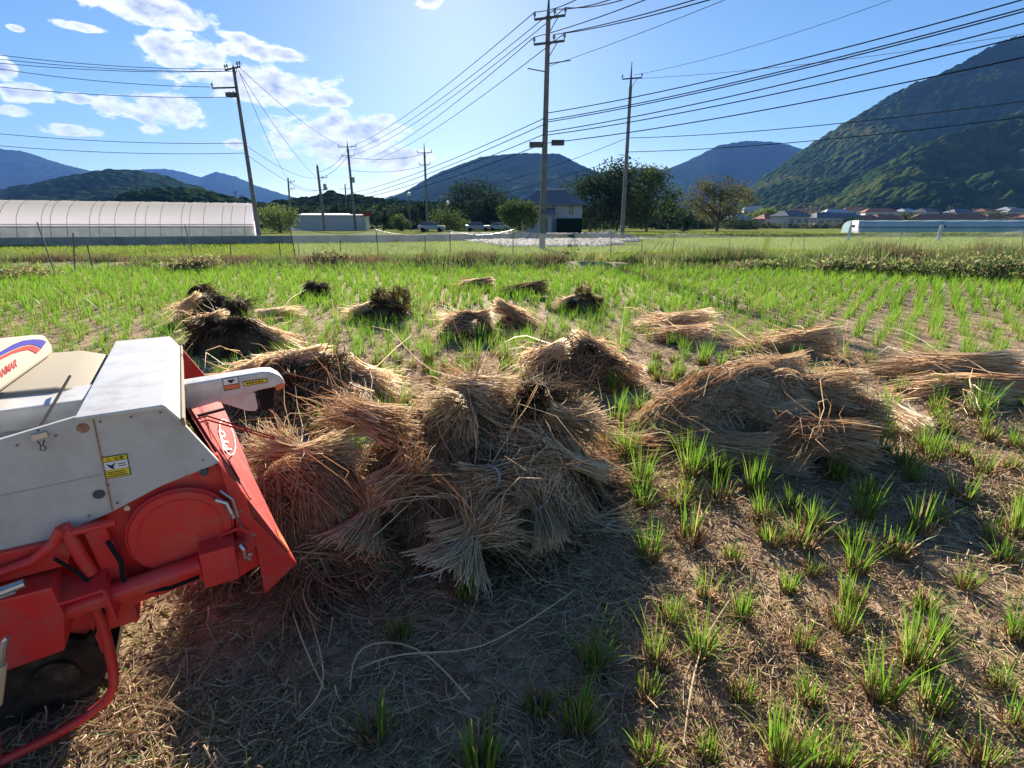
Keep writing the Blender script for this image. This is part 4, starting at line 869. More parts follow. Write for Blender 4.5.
pile(580, 314, .3, .4, .25, .26, 0, 'peaked dark straw clump right of the far pair', 'small far sheaves',
     [((.02, -.1, .36), (.02, .12, .3), 'dark peak sheaf of the clump right of the far pair', dict(tone=-.25, rb=.18, n=260)), ((-.1, 0, .2), (-.5, 0, .12), 'pale frayed sheaf at the left foot of the peaked clump', dict(tone=.1, rh=.13)), ((.38, 0, .12), (.1, .1, .2), 'dark low sheaf at the right foot of the peaked clump', dict(tone=-.25, rb=.14))], n=300, seed=20, tone=-.2)
# flat lying sheaves on the right
for (bx, by), (hx, hy), zb, o_, lab in [((706, 330), (636, 326), .20, dict(rb=.22, rh=.17, n=420, rw=.14), 'thick brown sheaf lying flat right of centre, upper bundle'), ((700, 342), (645, 334), .10, dict(rb=.2, rh=.15, n=360, rw=.14, tone=-.1), 'shaded sheaf lying under the thick brown sheaf right of centre'),
    ((832, 346), (760, 348), .22, dict(rb=.2, rh=.14, n=420, rw=.12), 'golden sheaf lying right of the thick brown pair'), ((815, 356), (728, 346), .08, dict(rb=.13, rh=.12, n=300, tone=-.05), 'lower sheaf under the golden one, trailing left'),
    ((1010, 378), (875, 372), .20, dict(rb=.2, rh=.16, n=520, rw=.13), 'long sheaf at the right edge, upper bundle'), ((1040, 395), (900, 388), .12, dict(rb=.17, rh=.16, n=460, rw=.12, tone=-.06), 'long sheaf at the right edge, lower shaded bundle'),
    ((1075, 380), (990, 372), .14, dict(rb=.2, rh=.17, n=380, rw=.13, tone=-.05), 'sheaf cut off by the right edge of the view'), ((995, 398), (960, 408), .05, dict(rb=.08, rh=.09, n=140, tone=.15), 'small loose sheaf in front of the long right-edge sheaves')]:
    b = G(bx, by, zb*.6); h = G(hx, hy, .05); b.z = zb; h.z = max(.08, zb*.6)
    sheaf(b, h, label=lab, group='sheaves lying flat on the right', w_=.006, K=7, **o_)

# ------------------------------------------------------------------ rice stubble clumps
BL = {}
def blades(r, n, h, spread, w_, K=5, base_r=.035):
    ph = r.uniform(0, 2*np.pi, n); lean = np.abs(r.normal(0, spread, n)); s = np.linspace(0, 1, K)[None, :]
    L_ = h*(.45+.6*r.random(n))[:, None]; br = base_r*np.sqrt(r.random(n))
    bx = br*np.cos(ph); by = br*np.sin(ph); ph2 = ph+r.normal(0, .5, n)
    hor = (lean[:, None]*s+.5*lean[:, None]*s**2.5)*L_; z = s*L_*np.sqrt(np.clip(1-(lean[:, None]*s*.9)**2, .25, 1))
    P_ = np.stack([bx[:, None]+np.cos(ph2)[:, None]*hor, by[:, None]+np.sin(ph2)[:, None]*hor, z], 2)
    W = w_*(.7+.6*r.random(n))[:, None]*np.array([.8, 1, .95, .6, .06])[None, :] if K == 5 else w_*(.7+.6*r.random(n))[:, None]*np.linspace(1, .1, K)[None, :]
    a = r.uniform(0, 2*np.pi, n); side = np.stack([np.cos(a), np.sin(a), 0*a], 1)
    T = np.clip(.32+.6*s+.22*r.normal(size=n)[:, None], 0, 1)*np.where(r.random(n) < .1, .25, 1)[:, None]
    return ribbons(P_, W, side, T)
def stub(r, n, h=.07, rad=.045):
    K = 3; ph = r.uniform(0, 2*np.pi, n); s = np.linspace(0, 1, K)[None, :]; br = rad*np.sqrt(r.random(n)); le = r.normal(0, .5, n)
    L_ = h*(.4+.9*r.random(n))[:, None]; ph2 = ph+r.normal(0, .8, n)
    P_ = np.stack([(br*np.cos(ph))[:, None]+np.cos(ph2)[:, None]*s*L_*np.abs(le)[:, None], (br*np.sin(ph))[:, None]+np.sin(ph2)[:, None]*s*L_*np.abs(le)[:, None], s*L_-.01], 2)
    return tubes3(P_, .006*np.ones((n, K)), np.clip(.45+.25*r.normal(size=n), 0, 1))
r = np.random.default_rng(42); VAR = []
for i in range(16):
    big = [.20, .25, .29, .17][i % 4]; nb = [34, 26, 40, 16][(i*7) % 4]
    V, F, T = blades(r, int(nb*1.45), big, [.16, .24, .32, .2][i//4], .0052, base_r=.046)
    mb_ = mesh_np('leaf_blades', V, F, T); mb_.materials.append(M['blade'])
    V, F, T = stub(r, 60, h=.085, rad=.05); ms = mesh_np('rice_stubble', V, F, T); ms.materials.append(M['stub'])
    VAR.append((ms, mb_, big, nb))
manual = [(688, 494), (716, 478), (754, 494), (792, 512), (800, 546), (732, 560), (690, 540), (788, 590), (856, 570), (844, 628), (804, 648), (864, 518), (894, 554), (920, 534), (965, 590), (916, 666), (993, 542), (648, 558), (648, 696), (708, 757), (840, 768),
          (880, 698), (985, 768), (672, 622), (742, 618), (836, 480), (816, 770), (784, 768), (1016, 638), (482, 772), (577, 726), (593, 664), (400, 640), (374, 738), (537, 712), (467, 600), (318, 440), (580, 409), (616, 390), (644, 416), (616, 429), (605, 446), (626, 456), (638, 436),
          (741, 456), (658, 380), (676, 378), (694, 376), (536, 380), (721, 370), (734, 360), (656, 360), (686, 350), (703, 366), (1000, 395), (975, 400), (935, 398), (905, 470), (960, 500), (1010, 470), (740, 700), (1000, 690), (400, 415), (860, 330), (770, 545), (925, 610)]
feet = [(mm[0], mm[1], mm[2], mm[3], mm[5]) for mm in MOUNDS]
def in_heap(x, y, k=1.0):
    for (cx, cy, rx, ry, rot) in feet:
        c_, s_ = math.cos(rot), math.sin(rot); u = ((x-cx)*c_+(y-cy)*s_)/rx; v = (-(x-cx)*s_+(y-cy)*c_)/ry
        if u*u+v*v < k: return True
    return False
TH = math.radians(31); UX = np.array([math.cos(TH), math.sin(TH)]); VX = np.array([-math.sin(TH), math.cos(TH)]); M0 = np.array([-1.197, 1.278])
pts = []
for px, py in manual: g = G(px, py); pts.append((g.x, g.y, 1))
_rx = np.random.default_rng(12)
for _ in range(400):
    g = G(_rx.uniform(640, 1060), _rx.uniform(440, 780))
    if g.y > .9 and all((g.x-q[0])**2+(g.y-q[1])**2 > .15**2 for q in pts) and len(pts) < len(manual)+44: pts.append((g.x, g.y, 1))
rot = math.radians(39); cr_, sr_ = math.cos(rot), math.sin(rot)
rr = np.random.default_rng(99)
for a in np.arange(-45, 45, .30):
    for b in np.arange(-60, 60, .21):
        x = cr_*a+sr_*b; y = -sr_*a+cr_*b
        x += 0; 
        if not (2.5 < y < 17.6) or abs(x) > y*1.35+2: continue
        pts.append((x, y, 0))
auto = np.array([p for p in pts if p[2] == 0]); man = np.array([p for p in pts if p[2] == 1])
auto[:, :2] += rr.normal(0, .045, (len(auto), 2))
px_, py_, zc_ = proj(np.c_[auto[:, :2], np.zeros(len(auto))])
keep = np.ones(len(auto), bool)
keep &= ~((px_ > 520) & (py_ > 440)); keep &= ~((px_ > 530) & (px_ < 745) & (py_ > 345) & (rr.random(len(px_)) < .45)); keep &= py_ < 470
dd = fbm(auto[:, 0]*.35, auto[:, 1]*.35, 77, 3)
prob = np.where(auto[:, 1] > 8.5, .9, np.where(auto[:, 1] > 5.5, .8, .62))*np.where((dd < .42) & (auto[:, 1] < 10), .45, 1)
keep &= rr.random(len(auto)) < prob
loc_u = (auto[:, :2]-M0)@UX; loc_v = (auto[:, :2]-M0)@VX
keep &= ~((loc_u < .6) & (loc_v > -.4) & (loc_v < 1.9)); 
auto = auto[keep]
auto = np.array([p for p in auto if not in_heap(p[0], p[1], 1.0)])
auto = auto[np.argsort(auto[:, 1])]
px_, py_, zc_ = proj(np.c_[auto[:, :2], np.zeros(len(auto))]); vis = (px_ > -20) & (px_ < 1044)
NIND = 300-len(man); vi = np.where(vis)[0][:NIND]; ind = list(man[:, :2])+[auto[i, :2] for i in vi]
rest = np.delete(auto, vi, 0)
rl = random.Random(8)
LM = [('large front heap', 450, 490), ('right-hand heap', 770, 410), ('middle heap', 572, 365), ('heap behind the arm', 305, 395), ('low dark heap', 238, 345), ('farther left heap', 232, 312),
      ('left-edge dark clump', 206, 295), ('lone dark clump', 318, 290), ('twin-peaked heap', 382, 305), ('golden heap', 465, 325), ('small brown heap', 515, 320), ('far peaked clump', 580, 302),
      ('thick brown sheaf pair', 670, 325), ('golden lying sheaf', 790, 340), ('long right-edge sheaves', 950, 380), ('white machine hood', 145, 370), ('cream machine cover', 50, 350), ('red chute tip', 295, 565), ('lower right photo corner', 1024, 768), ('middle of the bottom edge', 600, 768)]
ORD = ['closest', 'second closest', 'third closest', 'fourth closest', 'fifth closest', 'sixth closest', 'seventh closest', 'eighth closest', 'ninth closest', 'tenth closest']+[f'{n_}th closest' for n_ in range(11, 99)]
RANK = {}
def clump_key(px, py):
    d, nm, lx, ly = min((math.hypot(px-lx, (py-ly)*1.3), nm, lx, ly) for nm, lx, ly in LM)
    side_ = ('right of' if px > lx else 'left of') if abs(px-lx) > abs(py-ly)*1.6 else ('in front of' if py > ly else 'behind')
    return (nm, side_), d
def clump_size(nb, h): return 'tall bushy' if nb >= 34 and h >= .25 else 'thin sparse' if nb <= 20 else 'short leafy' if h < .22 else 'slender'
special = {36: 'large bright green rice clump standing alone just below the white arm tip', 29: 'bright green rice clump cut by the bottom edge left of centre', 30: 'bright sunlit rice clump at the edge of the big shadow', 15: 'tall lone rice clump with thick blades at lower right'}
_pp = proj([[x, y, 0] for x, y in ind]); keys = [clump_key(float(a_), float(b_)) for a_, b_ in zip(_pp[0], _pp[1])]
for kk_ in set(k_[0] for k_ in keys):
    for n_, j_ in enumerate(sorted([j_ for j_, k_ in enumerate(keys) if k_[0] == kk_], key=lambda j_: keys[j_][1])): RANK[j_] = n_
for i, (x, y) in enumerate(ind):
    px, py, _ = proj([[x, y, 0]]); px = float(px[0]); py = float(py[0])
    vi_ = rl.randrange(16)
    if i == 36 or i == 15: vi_ = [j for j in range(16) if VAR[j][3] == 40][0]
    ms, mb_, h, nb = VAR[vi_]; sc = rl.uniform(.8, 1.1)
    if i < len(man): sc = rl.uniform(.8, 1.12)
    if i < len(man) and py > 560: sc *= rl.choice([.66, .75, .88])
    if i == 36: sc = 1.15
    if i in (15, 29, 30): sc = 1.0
    z = float(ground_h(x, y))
    o = bpy.data.objects.new('rice_stubble', ms); C.objects.link(o); o.location = (x, y, z); o.rotation_euler = (0, 0, rl.uniform(0, 6.28)); o.scale = (sc, sc, sc*rl.uniform(.85, 1.15))
    bo = bpy.data.objects.new('leaf_blades', mb_); C.objects.link(bo); bo.parent = o
    props(o, special.get(i, f'{clump_size(nb, h)} green rice clump, {ORD[RANK[i]]} {keys[i][0][1]} the {keys[i][0][0]}'), 'rice clump', 'rows of regrowing rice stubble clumps')
def bulk(pts_, name, nb, h, w_, seed, K=4, spread=.25, stubs=0):
    r = np.random.default_rng(seed); n = len(pts_)
    ids = np.repeat(np.arange(n), nb); m = len(ids)
    base = np.c_[pts_[:, 0], pts_[:, 1], ground_h(pts_[:, 0], pts_[:, 1])]; hs = (.75+.5*r.random(n))*h
    ph = r.uniform(0, 2*np.pi, m); lean = np.abs(r.normal(0, spread, m)); s = np.linspace(0, 1, K)[None, :]; L_ = (hs[ids]*(.5+.55*r.random(m)))[:, None]
    hor = (lean[:, None]*s+.4*lean[:, None]*s**2)*L_; br = .045*np.sqrt(r.random(m))
    P_ = base[ids][:, None, :]+np.stack([(br*np.cos(ph))[:, None]+np.cos(ph)[:, None]*hor, (br*np.sin(ph))[:, None]+np.sin(ph)[:, None]*hor, s*L_], 2)
    W = w_*(.7+.6*r.random(m))[:, None]*np.linspace(1, .15, K)[None, :]; a = r.normal(0, .9, m); side = np.stack([np.cos(a), np.sin(a), 0*a], 1)
    T = np.clip(.3+.55*s+.2*r.normal(size=m)[:, None]+.15*r.normal(size=n)[ids][:, None], 0, 1)
    V, F, T = ribbons(P_, W, side, T)
    o = link(name, mesh_np(name, V, F, T), M['farblade' if name.startswith('far') else 'blade']); props(o, kind='stuff'); return o
nearm = rest[:, 1] < 9
o = bulk(rest[nearm], 'rice_regrowth', 24, .23, .0075, 5, 5); props(o, 'green rice regrowth rows outside the nearest clumps', 'rice regrowth')
o = bulk(rest[~nearm], 'rice_regrowth', 20, .25, .013, 6, 4); props(o, 'dense green rice regrowth covering the back of the field', 'rice regrowth')
print('clumps', len(ind), 'rest', len(rest))
# small weeds / seedlings over the near ground
# far paddy beyond the net fence
fp = []
for a in np.arange(-70, 70, .34):
    for b in np.arange(-70, 70, .30):
        x = math.cos(.3)*a+math.sin(.3)*b; y = 40-math.sin(.3)*a+math.cos(.3)*b
        if x > 0.03*(y-20)*0+P(530, 240, 30).x*(y/30.) and False: continue
        lim = float(wall_y(x))-.6 if x < -2 else 49
        if y < 23.5 or y > lim or abs(x) > y*1.25: continue
        if x > P(505, 240, y).x and x < P(640, 240, y).x and y > 35.5: continue
        fp.append((x, y))
fp = np.array(fp); fp += rr.normal(0, .03, fp.shape); fp = fp[rr.random(len(fp)) < .9]
o = bulk(fp, 'far_rice_regrowth', 8, .20, .028, 7, 3, spread=.3); props(o, 'yellow-green rice rows in the next field beyond the net', 'rice regrowth')
# grasses on the far terrace to the right
ft = rr.uniform([0, 50], [110, 62], (14000, 2)); ft = ft[(np.abs(ft[:, 0]) < ft[:, 1]*1.3) & (ft[:, 0] > P(640, 240, 50).x)]
o = bulk(ft, 'far_grass', 5, .22, .05, 8, 3, spread=.4); props(o, 'pale green grass of the far field on the right', 'grass')

# weeds along the bund
def weeds():
    r = np.random.default_rng(17); parts = []
    n = 60000; x = r.uniform(-32, 36, n); y = 18.9+r.normal(0, 1.15, n)+.9*(fbm(x*.15, x*0, 3)-.5)*2
    dens = fbm(x*.4, y*.4, 6, 3); k = dens > .36; x = x[k]; y = y[k]; n = len(x)
    rt = np.clip((x-2)/10, 0, 1)
    hh = (.22+.5*np.clip(fbm(x*.7, y*.5, 9, 3)-.45, 0, 1)*1.8)*(1+.6*rt); s = np.linspace(0, 1, 3)[None, :]; L_ = (hh*(.5+.7*r.random(n)))[:, None]
    ph = r.uniform(0, 2*np.pi, n); le = np.abs(r.normal(0, .4, n))[:, None]
    P_ = np.stack([x[:, None]+np.cos(ph)[:, None]*le*s*L_, y[:, None]+np.sin(ph)[:, None]*le*s*L_, ground_h(x, y)[:, None]+s*L_], 2)
    W = .022*(.5+r.random(n))[:, None]*np.array([1, .9, .2])[None, :]; a = r.normal(0, .9, n); side = np.stack([np.cos(a), np.sin(a), 0*a], 1)
    tone = fbm(x*.6+4, y*.6, 21, 3); T = np.clip(tone*1.35-.12+.16*r.normal(size=n)-.20*(x < 2), 0, 1)
    V, F, T = ribbons(P_, W, side, T); o = link('verge_weeds', mesh_np('verge_weeds', V, F, T), M['weed']); props(o, 'rough dry weeds along the bank at the field edge', 'weeds', kind='stuff')
weeds()
def bush(px, py, wpx, hgt, seed, label, dry, grp=None):
    g = G(px, py); r = np.random.default_rng(seed); rad = wpx/2*g.y*.95/FPX; n = int(900+rad*900)
    z0 = float(ground_h(g.x, g.y)); nc = 14; cu = r.uniform(-1, 1, nc); cc = np.c_[cu*rad*.8, r.uniform(-.45, .45, nc), hgt*(.35+.45*r.random(nc))*(1-.5*np.abs(cu)**2)]
    k = r.integers(0, nc, n); d = r.normal(size=(n, 3))*np.array([rad*.22, .22, hgt*.2]); p = cc[k]+d; p[:, 2] = np.maximum(p[:, 2], .02)
    a = r.normal(size=(n, 3)); a /= np.linalg.norm(a, axis=1)[:, None]; b = np.cross(a, r.normal(size=(n, 3))); b /= np.linalg.norm(b, axis=1)[:, None]; s = .05*(.5+r.random(n))[:, None]
    V = np.stack([p-a*s, p-b*s*.55, p+a*s, p+b*s*.55], 1).reshape(-1, 3); T = np.clip(np.where(r.random(n) < dry, r.choice([.2, .35, .95, 1.], n), .6+.2*r.random(n))+.05*r.normal(size=n), 0, 1)
    t = empty('weed_bush', (g.x, g.y, z0), label, 'bush', grp); link('leaves', mesh_np('leaves', V, np.arange(4*n).reshape(-1, 4), np.repeat(T, 4)), M['weed'], t)
    m_ = MB()
    for i in range(nc): m_.tube([(cc[i, 0]*.7, cc[i, 1]*.5, -.05), tuple(cc[i])], [.012, .005], 4)
    m_.build('stems', M['bark'], t)
for i, (px, py, w_, h, dry, lab) in enumerate([(830, 274, 70, .45, .6, 'dry brown weed bush left of the pale seed plume on the right bank'), (880, 276, 70, .55, .55, 'yellowing weed bush in the middle of the right bank'), (935, 279, 80, .62, .5, 'largest green-brown weed bush on the right bank'),
        (1000, 282, 90, .7, .5, 'tall olive weed bush at the right edge bank'), (760, 272, 60, .32, .65, 'low brown weed bush on the bank right of centre'), (200, 272, 50, .4, .9, 'dark dry twiggy bush on the bank at left'), (490, 264, 24, .42, .4, 'small dark green weed bush left of the centre pole foot'),
        (566, 262, 20, .45, .4, 'small dark green weed bush right of the centre pole foot'), (330, 268, 40, .3, .8, 'low dry bush on the bank below the white shed'), (20, 280, 60, .3, .8, 'low dry bush on the bank at the left edge'), (690, 265, 70, .35, .35, 'wide low green weed bush behind the field right of centre')]):
    bush(px, py, w_, h, 300+i, lab, dry)
# pale seed plume
g = G(856, 276); t = empty('seed_plume', (g.x, g.y, 0), 'two pale dry grass plumes standing at the field edge on the right', 'grass plume')
for dx in (0, .12):
    MB().tube([(dx, 0, 0), (dx+.04, 0, .45), (dx+.12, 0, .8)], [.012, .03, .012], 6).build('plume', M['stub' if False else 'wood'], t)

# ------------------------------------------------------------------ straw litter on the ground
def litter():
    r = np.random.default_rng(23)
    def batch(n, x0, x1, y0, y1, lmin, lmax, w_, K=4):
        y = y0+(y1-y0)*r.random(n)**1.3; x = r.uniform(-1, 1, n)*(y*1.15+.3); 
        d = fbm(x*1.1, y*1.1, 55, 4); k = r.random(n) < np.clip((d-.30)*3.2, .30, 1); x = x[k]; y = y[k]; n = len(x)
        L_ = lmin+(lmax-lmin)*r.random(n)**2.2; a = r.uniform(0, 2*np.pi, n); s = np.linspace(-.5, .5, K)[None, :]; be = r.normal(0, .5, n)[:, None]
        A = a[:, None]+be*s*2; X = x[:, None]+np.cos(A)*s*L_[:, None]; Y = y[:, None]+np.sin(A)*s*L_[:, None]
        Z = ground_h(X, Y)+.003+.007*r.random(n)[:, None]+np.abs(s+.5)*r.random(n)[:, None]**5*.06
        T = np.clip(.5+.28*r.normal(size=n), .02, 1)
        return tubes3(np.stack([X, Y, Z], 2), w_*(.5+.9*r.random(n))[:, None]*np.ones((1, K)), T)
    parts = [batch(42000, 0, 0, .9, 3.8, .02, .18, .0042), batch(36000, 0, 0, 2.3, 10, .04, .25, .0060), batch(2600, 0, 0, .9, 4.5, .2, .6, .0038, 6)]
    V, F, T = merge(parts); o = link('straw_litter', mesh_np('straw_litter', V, F, T), M['litter']); props(o, 'scattered cut straw covering the muddy ground', 'straw litter', kind='stuff')
    # low green seedlings and grass blades
    n = 9000; y = .9+7*r.random(n)**1.4; x = r.uniform(-1, 1, n)*(y*1.15+.3); d = fbm(x*1.5+7, y*1.5, 91, 3); k = d > .50; x = x[k]; y = y[k]; n = len(x)
    s = np.linspace(0, 1, 4)[None, :]; L_ = .03+.09*r.random(n)[:, None]**1.5; ph = r.uniform(0, 2*np.pi, n); le = (.3+.7*r.random(n))[:, None]
    P_ = np.stack([x[:, None]+np.cos(ph)[:, None]*le*s*L_, y[:, None]+np.sin(ph)[:, None]*le*s*L_, ground_h(x, y)[:, None]+s*L_*np.sqrt(1.05-le**2*.9)-.01*s**3], 2)
    W = .0035*np.ones((n, 4))*np.array([1, .9, .6, .1]); a = r.uniform(0, 6.28, n); V, F, T = ribbons(P_, W, np.stack([np.cos(a), np.sin(a), 0*a], 1), np.clip(.35+.25*r.normal(size=n), 0, .8))
    o = link('low_weeds', mesh_np('low_weeds', V, F, T), M['blade']); props(o, 'sparse low green weeds between the straw on the ground', 'weeds', kind='stuff')
litter()
# a few long pale stalks that can be picked out
for i, (pp, lab) in enumerate([([(296, 720), (330, 690), (318, 640), (300, 585), (292, 560)], 'long bent pale stalk on the shaded ground below the chute tip'), ([(355, 670), (400, 650), (470, 655), (520, 628), (575, 590)], 'long pale stalk lying across the shaded ground before the large heap'),
        ([(285, 585), (300, 640), (325, 690)], 'pale upright stalk leaning beside the chute tip'), ([(350, 690), (352, 640), (420, 640), (470, 700)], 'kinked pale stalk in the shade near the bottom'), ([(684, 745), (690, 690), (702, 640), (730, 600)], 'long tan stalk in the sunlit lower right ground'), ([(345, 560), (395, 520), (440, 470)], 'pale stalk leaning against the left face of the large heap'), ([(352, 455), (362, 430), (350, 418), (368, 402)], 'twisted straw strand poking above the left part of the large heap')]):
    P3 = []
    for j, (a, b) in enumerate(pp):
        z = .03+.04*(j % 2); 
        if i in (5, 6): z = .44+.03*j if i == 6 else .12+.14*j
        q = G(a, b, z); P3.append(q)
    b0 = P3[0].copy(); cv = []
    for j in range(len(P3)-1):
        for u in np.linspace(0, 1, 5)[:-1]: cv.append(P3[j].lerp(P3[j+1], u)-b0)
    cv.append(P3[-1]-b0)
    for _k in range(6): cv = [cv[0]]+[(cv[m_-1]+cv[m_]*2+cv[m_+1])/4 for m_ in range(1, len(cv)-1)]+[cv[-1]]
    props(MB().tube(cv, .0028, 5).build('straw_stalk', M['labelstalk'] if 'labelstalk' in M else M['wood'], loc=b0), lab, 'straw stalk', 'loose pale stalks')

# ------------------------------------------------------------------ the harvester
def Mv(px, py, v=0.):
    d = ray(px, py); nn = d[0]*VX[0]+d[1]*VX[1]; c_ = M0@VX+v; t = c_/nn; X = np.array([d[0]*t, d[1]*t])-M0
    return Vector((X@UX, v, CAMH+d[2]*t))
def Mz(px, py, z):
    d = ray(px, py); t = (z-CAMH)/d[2]; X = np.array([d[0]*t, d[1]*t])-M0
    return Vector((X@UX, X@VX, z))
mach = empty('harvester', (M0[0], M0[1], 0), 'white and red rice threshing harvester with projecting white arm at left foreground', 'harvester', rotz=TH)
def decal_frame(o, ex, ey):
    ex = Vector(ex).normalized(); n = ex.cross(Vector(ey)).normalized(); ey = n.cross(ex)
    return Vector(o), ex, ey, n
def quadface(mb, fr, x0, y0, x1, y1, d=.0015):
    o, ex, ey, n = fr; mb.prism([o+ex*x0+ey*y0, o+ex*x1+ey*y0, o+ex*x1+ey*y1, o+ex*x0+ey*y1], n*d)
def text(fr, s, x, y, size, m, parent, off=.002, name='lettering', shear=0, sx=1):
    o, ex, ey, n = fr; cu = bpy.data.curves.new(name, 'FONT'); cu.body = s; cu.size = size; cu.extrude = .0004; cu.shear = shear
    ob = bpy.data.objects.new(name, cu); C.objects.link(ob); cu.materials.append(m); ob.parent = parent
    mt = Matrix.Identity(4); 
    for i in range(3): mt[i][0] = ex[i]*sx; mt[i][1] = ey[i]; mt[i][2] = n[i]; mt[i][3] = (o+ex*x+ey*y+n*off)[i]
    dg = bpy.context.evaluated_depsgraph_get(); me = bpy.data.meshes.new_from_object(ob.evaluated_get(dg))
    bpy.data.objects.remove(ob); me.transform(mt); me.materials.clear(); o2 = link(name, me, m, parent); return o2
# side panel (faces the camera, -v); normal towards -v
pan = MB()
poly = [(-.62, 0, .93), (-.159, 0, .967), (.0, 0, .998), (.206, 0, .998), (.313, 0, .779), (.149, 0, .742), (.022, 0, .694), (-.236, 0, .622), (-.62, 0, .53)]
pan.prism(poly, (0, .02, 0)); side = pan.build('side_panel', M['greypanel'], mach, bevel=.003)
MB().prism([(.036, -.002, .992), (.039, -.002, .992), (.026, -.002, .70), (.023, -.002, .70)], (0, -.001, 0)).build('panel_seam', M['rust'], side)
for (px, py, rr_) in [(83, 428, .014), (99, 494, .014)]:
    q = Mv(px, py, 0); MB().tube([(q.x, -.003, q.z), (q.x, .004, q.z)], [rr_, rr_], 16).build('rubber_plug', M['rust' if py < 450 else 'darkmetal'], side)
# hood: flat top with a folded front lip
hd = MB(); hd.prism([(0, -.012, 1.0), (.203, -.012, 1.0), (.238, -.012, .945), (.232, -.012, .94), (.198, -.012, .988), (.0, -.012, .988)], (-.028, 1.12, 0))
hood = hd.build('hood', M['white'], mach, bevel=.004, smooth=True, seg=3)
MB().tube([(.241, -.016, .942), (.213, 1.112, .942)], .0055, 8).build('edge_trim', M['rust'], hood)
MB().prism([(.239, -.014, .952), (.246, -.014, .952), (.246, -.014, .925), (.239, -.014, .925)], (-.028, 1.124, 0)).build('flange_lip', M['cream'], hood, bevel=.002)
# gap filler body under the hood
MB().prism([(-.55, .03, .92), (-.03, .03, .92), (-.01, .03, .97), (.185, .03, .97), (.20, .03, .78), (.14, .03, .70), (-.24, .03, .60), (-.55, .03, .55)], (0, 1.02, 0)).build('inner_housing', M['greypanel'], mach)
# rear: lavender-white box and cream tank cover
lb = MB(); lb.prism([(-.62, .22, .985), (-.01, .22, .985), (-.015, .22, .80), (-.62, .22, .80)], (0, .16, .008)); lb.build('rear_box', M['white'], mach, bevel=.006)
a = Mz(0, 392, 1.0); tk = MB(); tk.prism([(-.62, .40, 1.005), (-.10, .33, 1.005), (-.012, .33, .975), (.0, .33, .90), (.0, .33, .80), (-.62, .33, .80)], (-.02, .62, 0)); tk.build('tank_cover', M['cream'], mach, bevel=.03, smooth=True, seg=4)
# cover with striped emblem: tilted panel behind
p0 = Mz(0, 391, 1.02); p1_ = Mz(54, 352, 1.02)
nrm = (p1_-p0).cross(Vector((-.07, 0, .10))).normalized()
_camloc = Matrix.Rotation(-TH, 3, 'Z') @ Vector((-M0[0], -M0[1], CAMH))
if nrm.dot(_camloc-p0) < 0: nrm = -nrm
def onc(px, py, lift=.002):              # point on the emblem plane
    d = ray(px, py); R3 = Matrix.Rotation(-TH, 3, 'Z'); dl = R3 @ Vector(d); ol = R3 @ Vector((-M0[0], -M0[1], CAMH)); t = (p0-ol).dot(nrm)/dl.dot(nrm); return ol+dl*t+nrm*lift
cv = MB(); cv.prism([onc(-40, 420, 0), onc(0, 391, 0), onc(54, 352, 0), onc(53, 346, 0), onc(45, 335, 0), onc(38, 333.5, 0), onc(0, 337, 0), onc(-40, 343, 0)], -nrm*.28); cov = cv.build('engine_cover', M['cream'], mach, bevel=.012, smooth=True, seg=3)
def swoosh(top, bot, m, name, lift):
    q = [onc(*p, lift) for p in top]+[onc(*p, lift) for p in reversed(bot)]; b = MB(); k = len(top)
    b.add([onc(*p, lift) for p in top]+[onc(*p, lift) for p in bot], [(i, i+1, k+i+1, k+i) for i in range(k-1)]); b.build(name, m, cov)
swoosh([(-12, 358), (0, 352), (12, 345), (22, 341), (33, 339.5), (42, 340), (46, 342)], [(-12, 363), (0, 356), (12, 350), (22, 346), (31, 344.5), (37, 346), (41, 349)], M['blue'], 'blue_stripe', .002)
swoosh([(-12, 364), (0, 357), (12, 351), (22, 347), (31, 345.5), (36, 347), (40, 350)], [(-12, 368), (0, 360), (12, 354), (22, 351), (28, 350), (33, 352), (36, 354)], M['stripered'], 'red_stripe', .0022)
def flat_text(name, body, place, m, parent, shear=0):   # lettering laid onto a surface; place(u, v) gives the point, u along the word 0..1, v up the capitals 0..1
    cu = bpy.data.curves.new(name, 'FONT'); cu.body = body; cu.size = 1; cu.shear = shear; cu.offset = .012; ob = bpy.data.objects.new(name, cu); C.objects.link(ob)
    dg = bpy.context.evaluated_depsgraph_get(); me = bpy.data.meshes.new_from_object(ob.evaluated_get(dg)); bpy.data.objects.remove(ob)
    xs_ = [v.co.x for v in me.vertices]; x0_, x1_ = min(xs_), max(xs_)
    for v in me.vertices: v.co = place((v.co.x-x0_)/(x1_-x0_), v.co.y/.70)
    return link(name, me, m, parent)
flat_text('lettering', 'YANMAR', lambda u, v: onc(-5+22*u-.6*v, 382-15.5*u-8.2*v, .0015), M['stripered'], cov)
# clip and rod
cl = Mv(40, 438, -.012)
MB().prism([cl+Vector((-.016, 0, -.006)), cl+Vector((.016, 0, .0)), cl+Vector((.016, 0, .014)), cl+Vector((-.016, 0, .010))], (0, .03, 0)).build('clip', M['steel'], side)
MB().tube([cl+Vector((-.006, -.003, -.006)), cl+Vector((-.001, -.006, -.02)), cl+Vector((-.006, -.006, -.032)), cl+Vector((.004, -.006, -.034)), cl+Vector((.008, -.006, -.028)), cl+Vector((.003, -.006, -.02)), cl+Vector((.008, -.003, -.006))], .0014, 5).build('clip_wire', M['black'], side)
q0 = Mv(38, 431, .0); q1 = Mz(70, 376, 1.03); MB().tube([q0, q1], .0042, 6).build('rod', M['black'], mach)
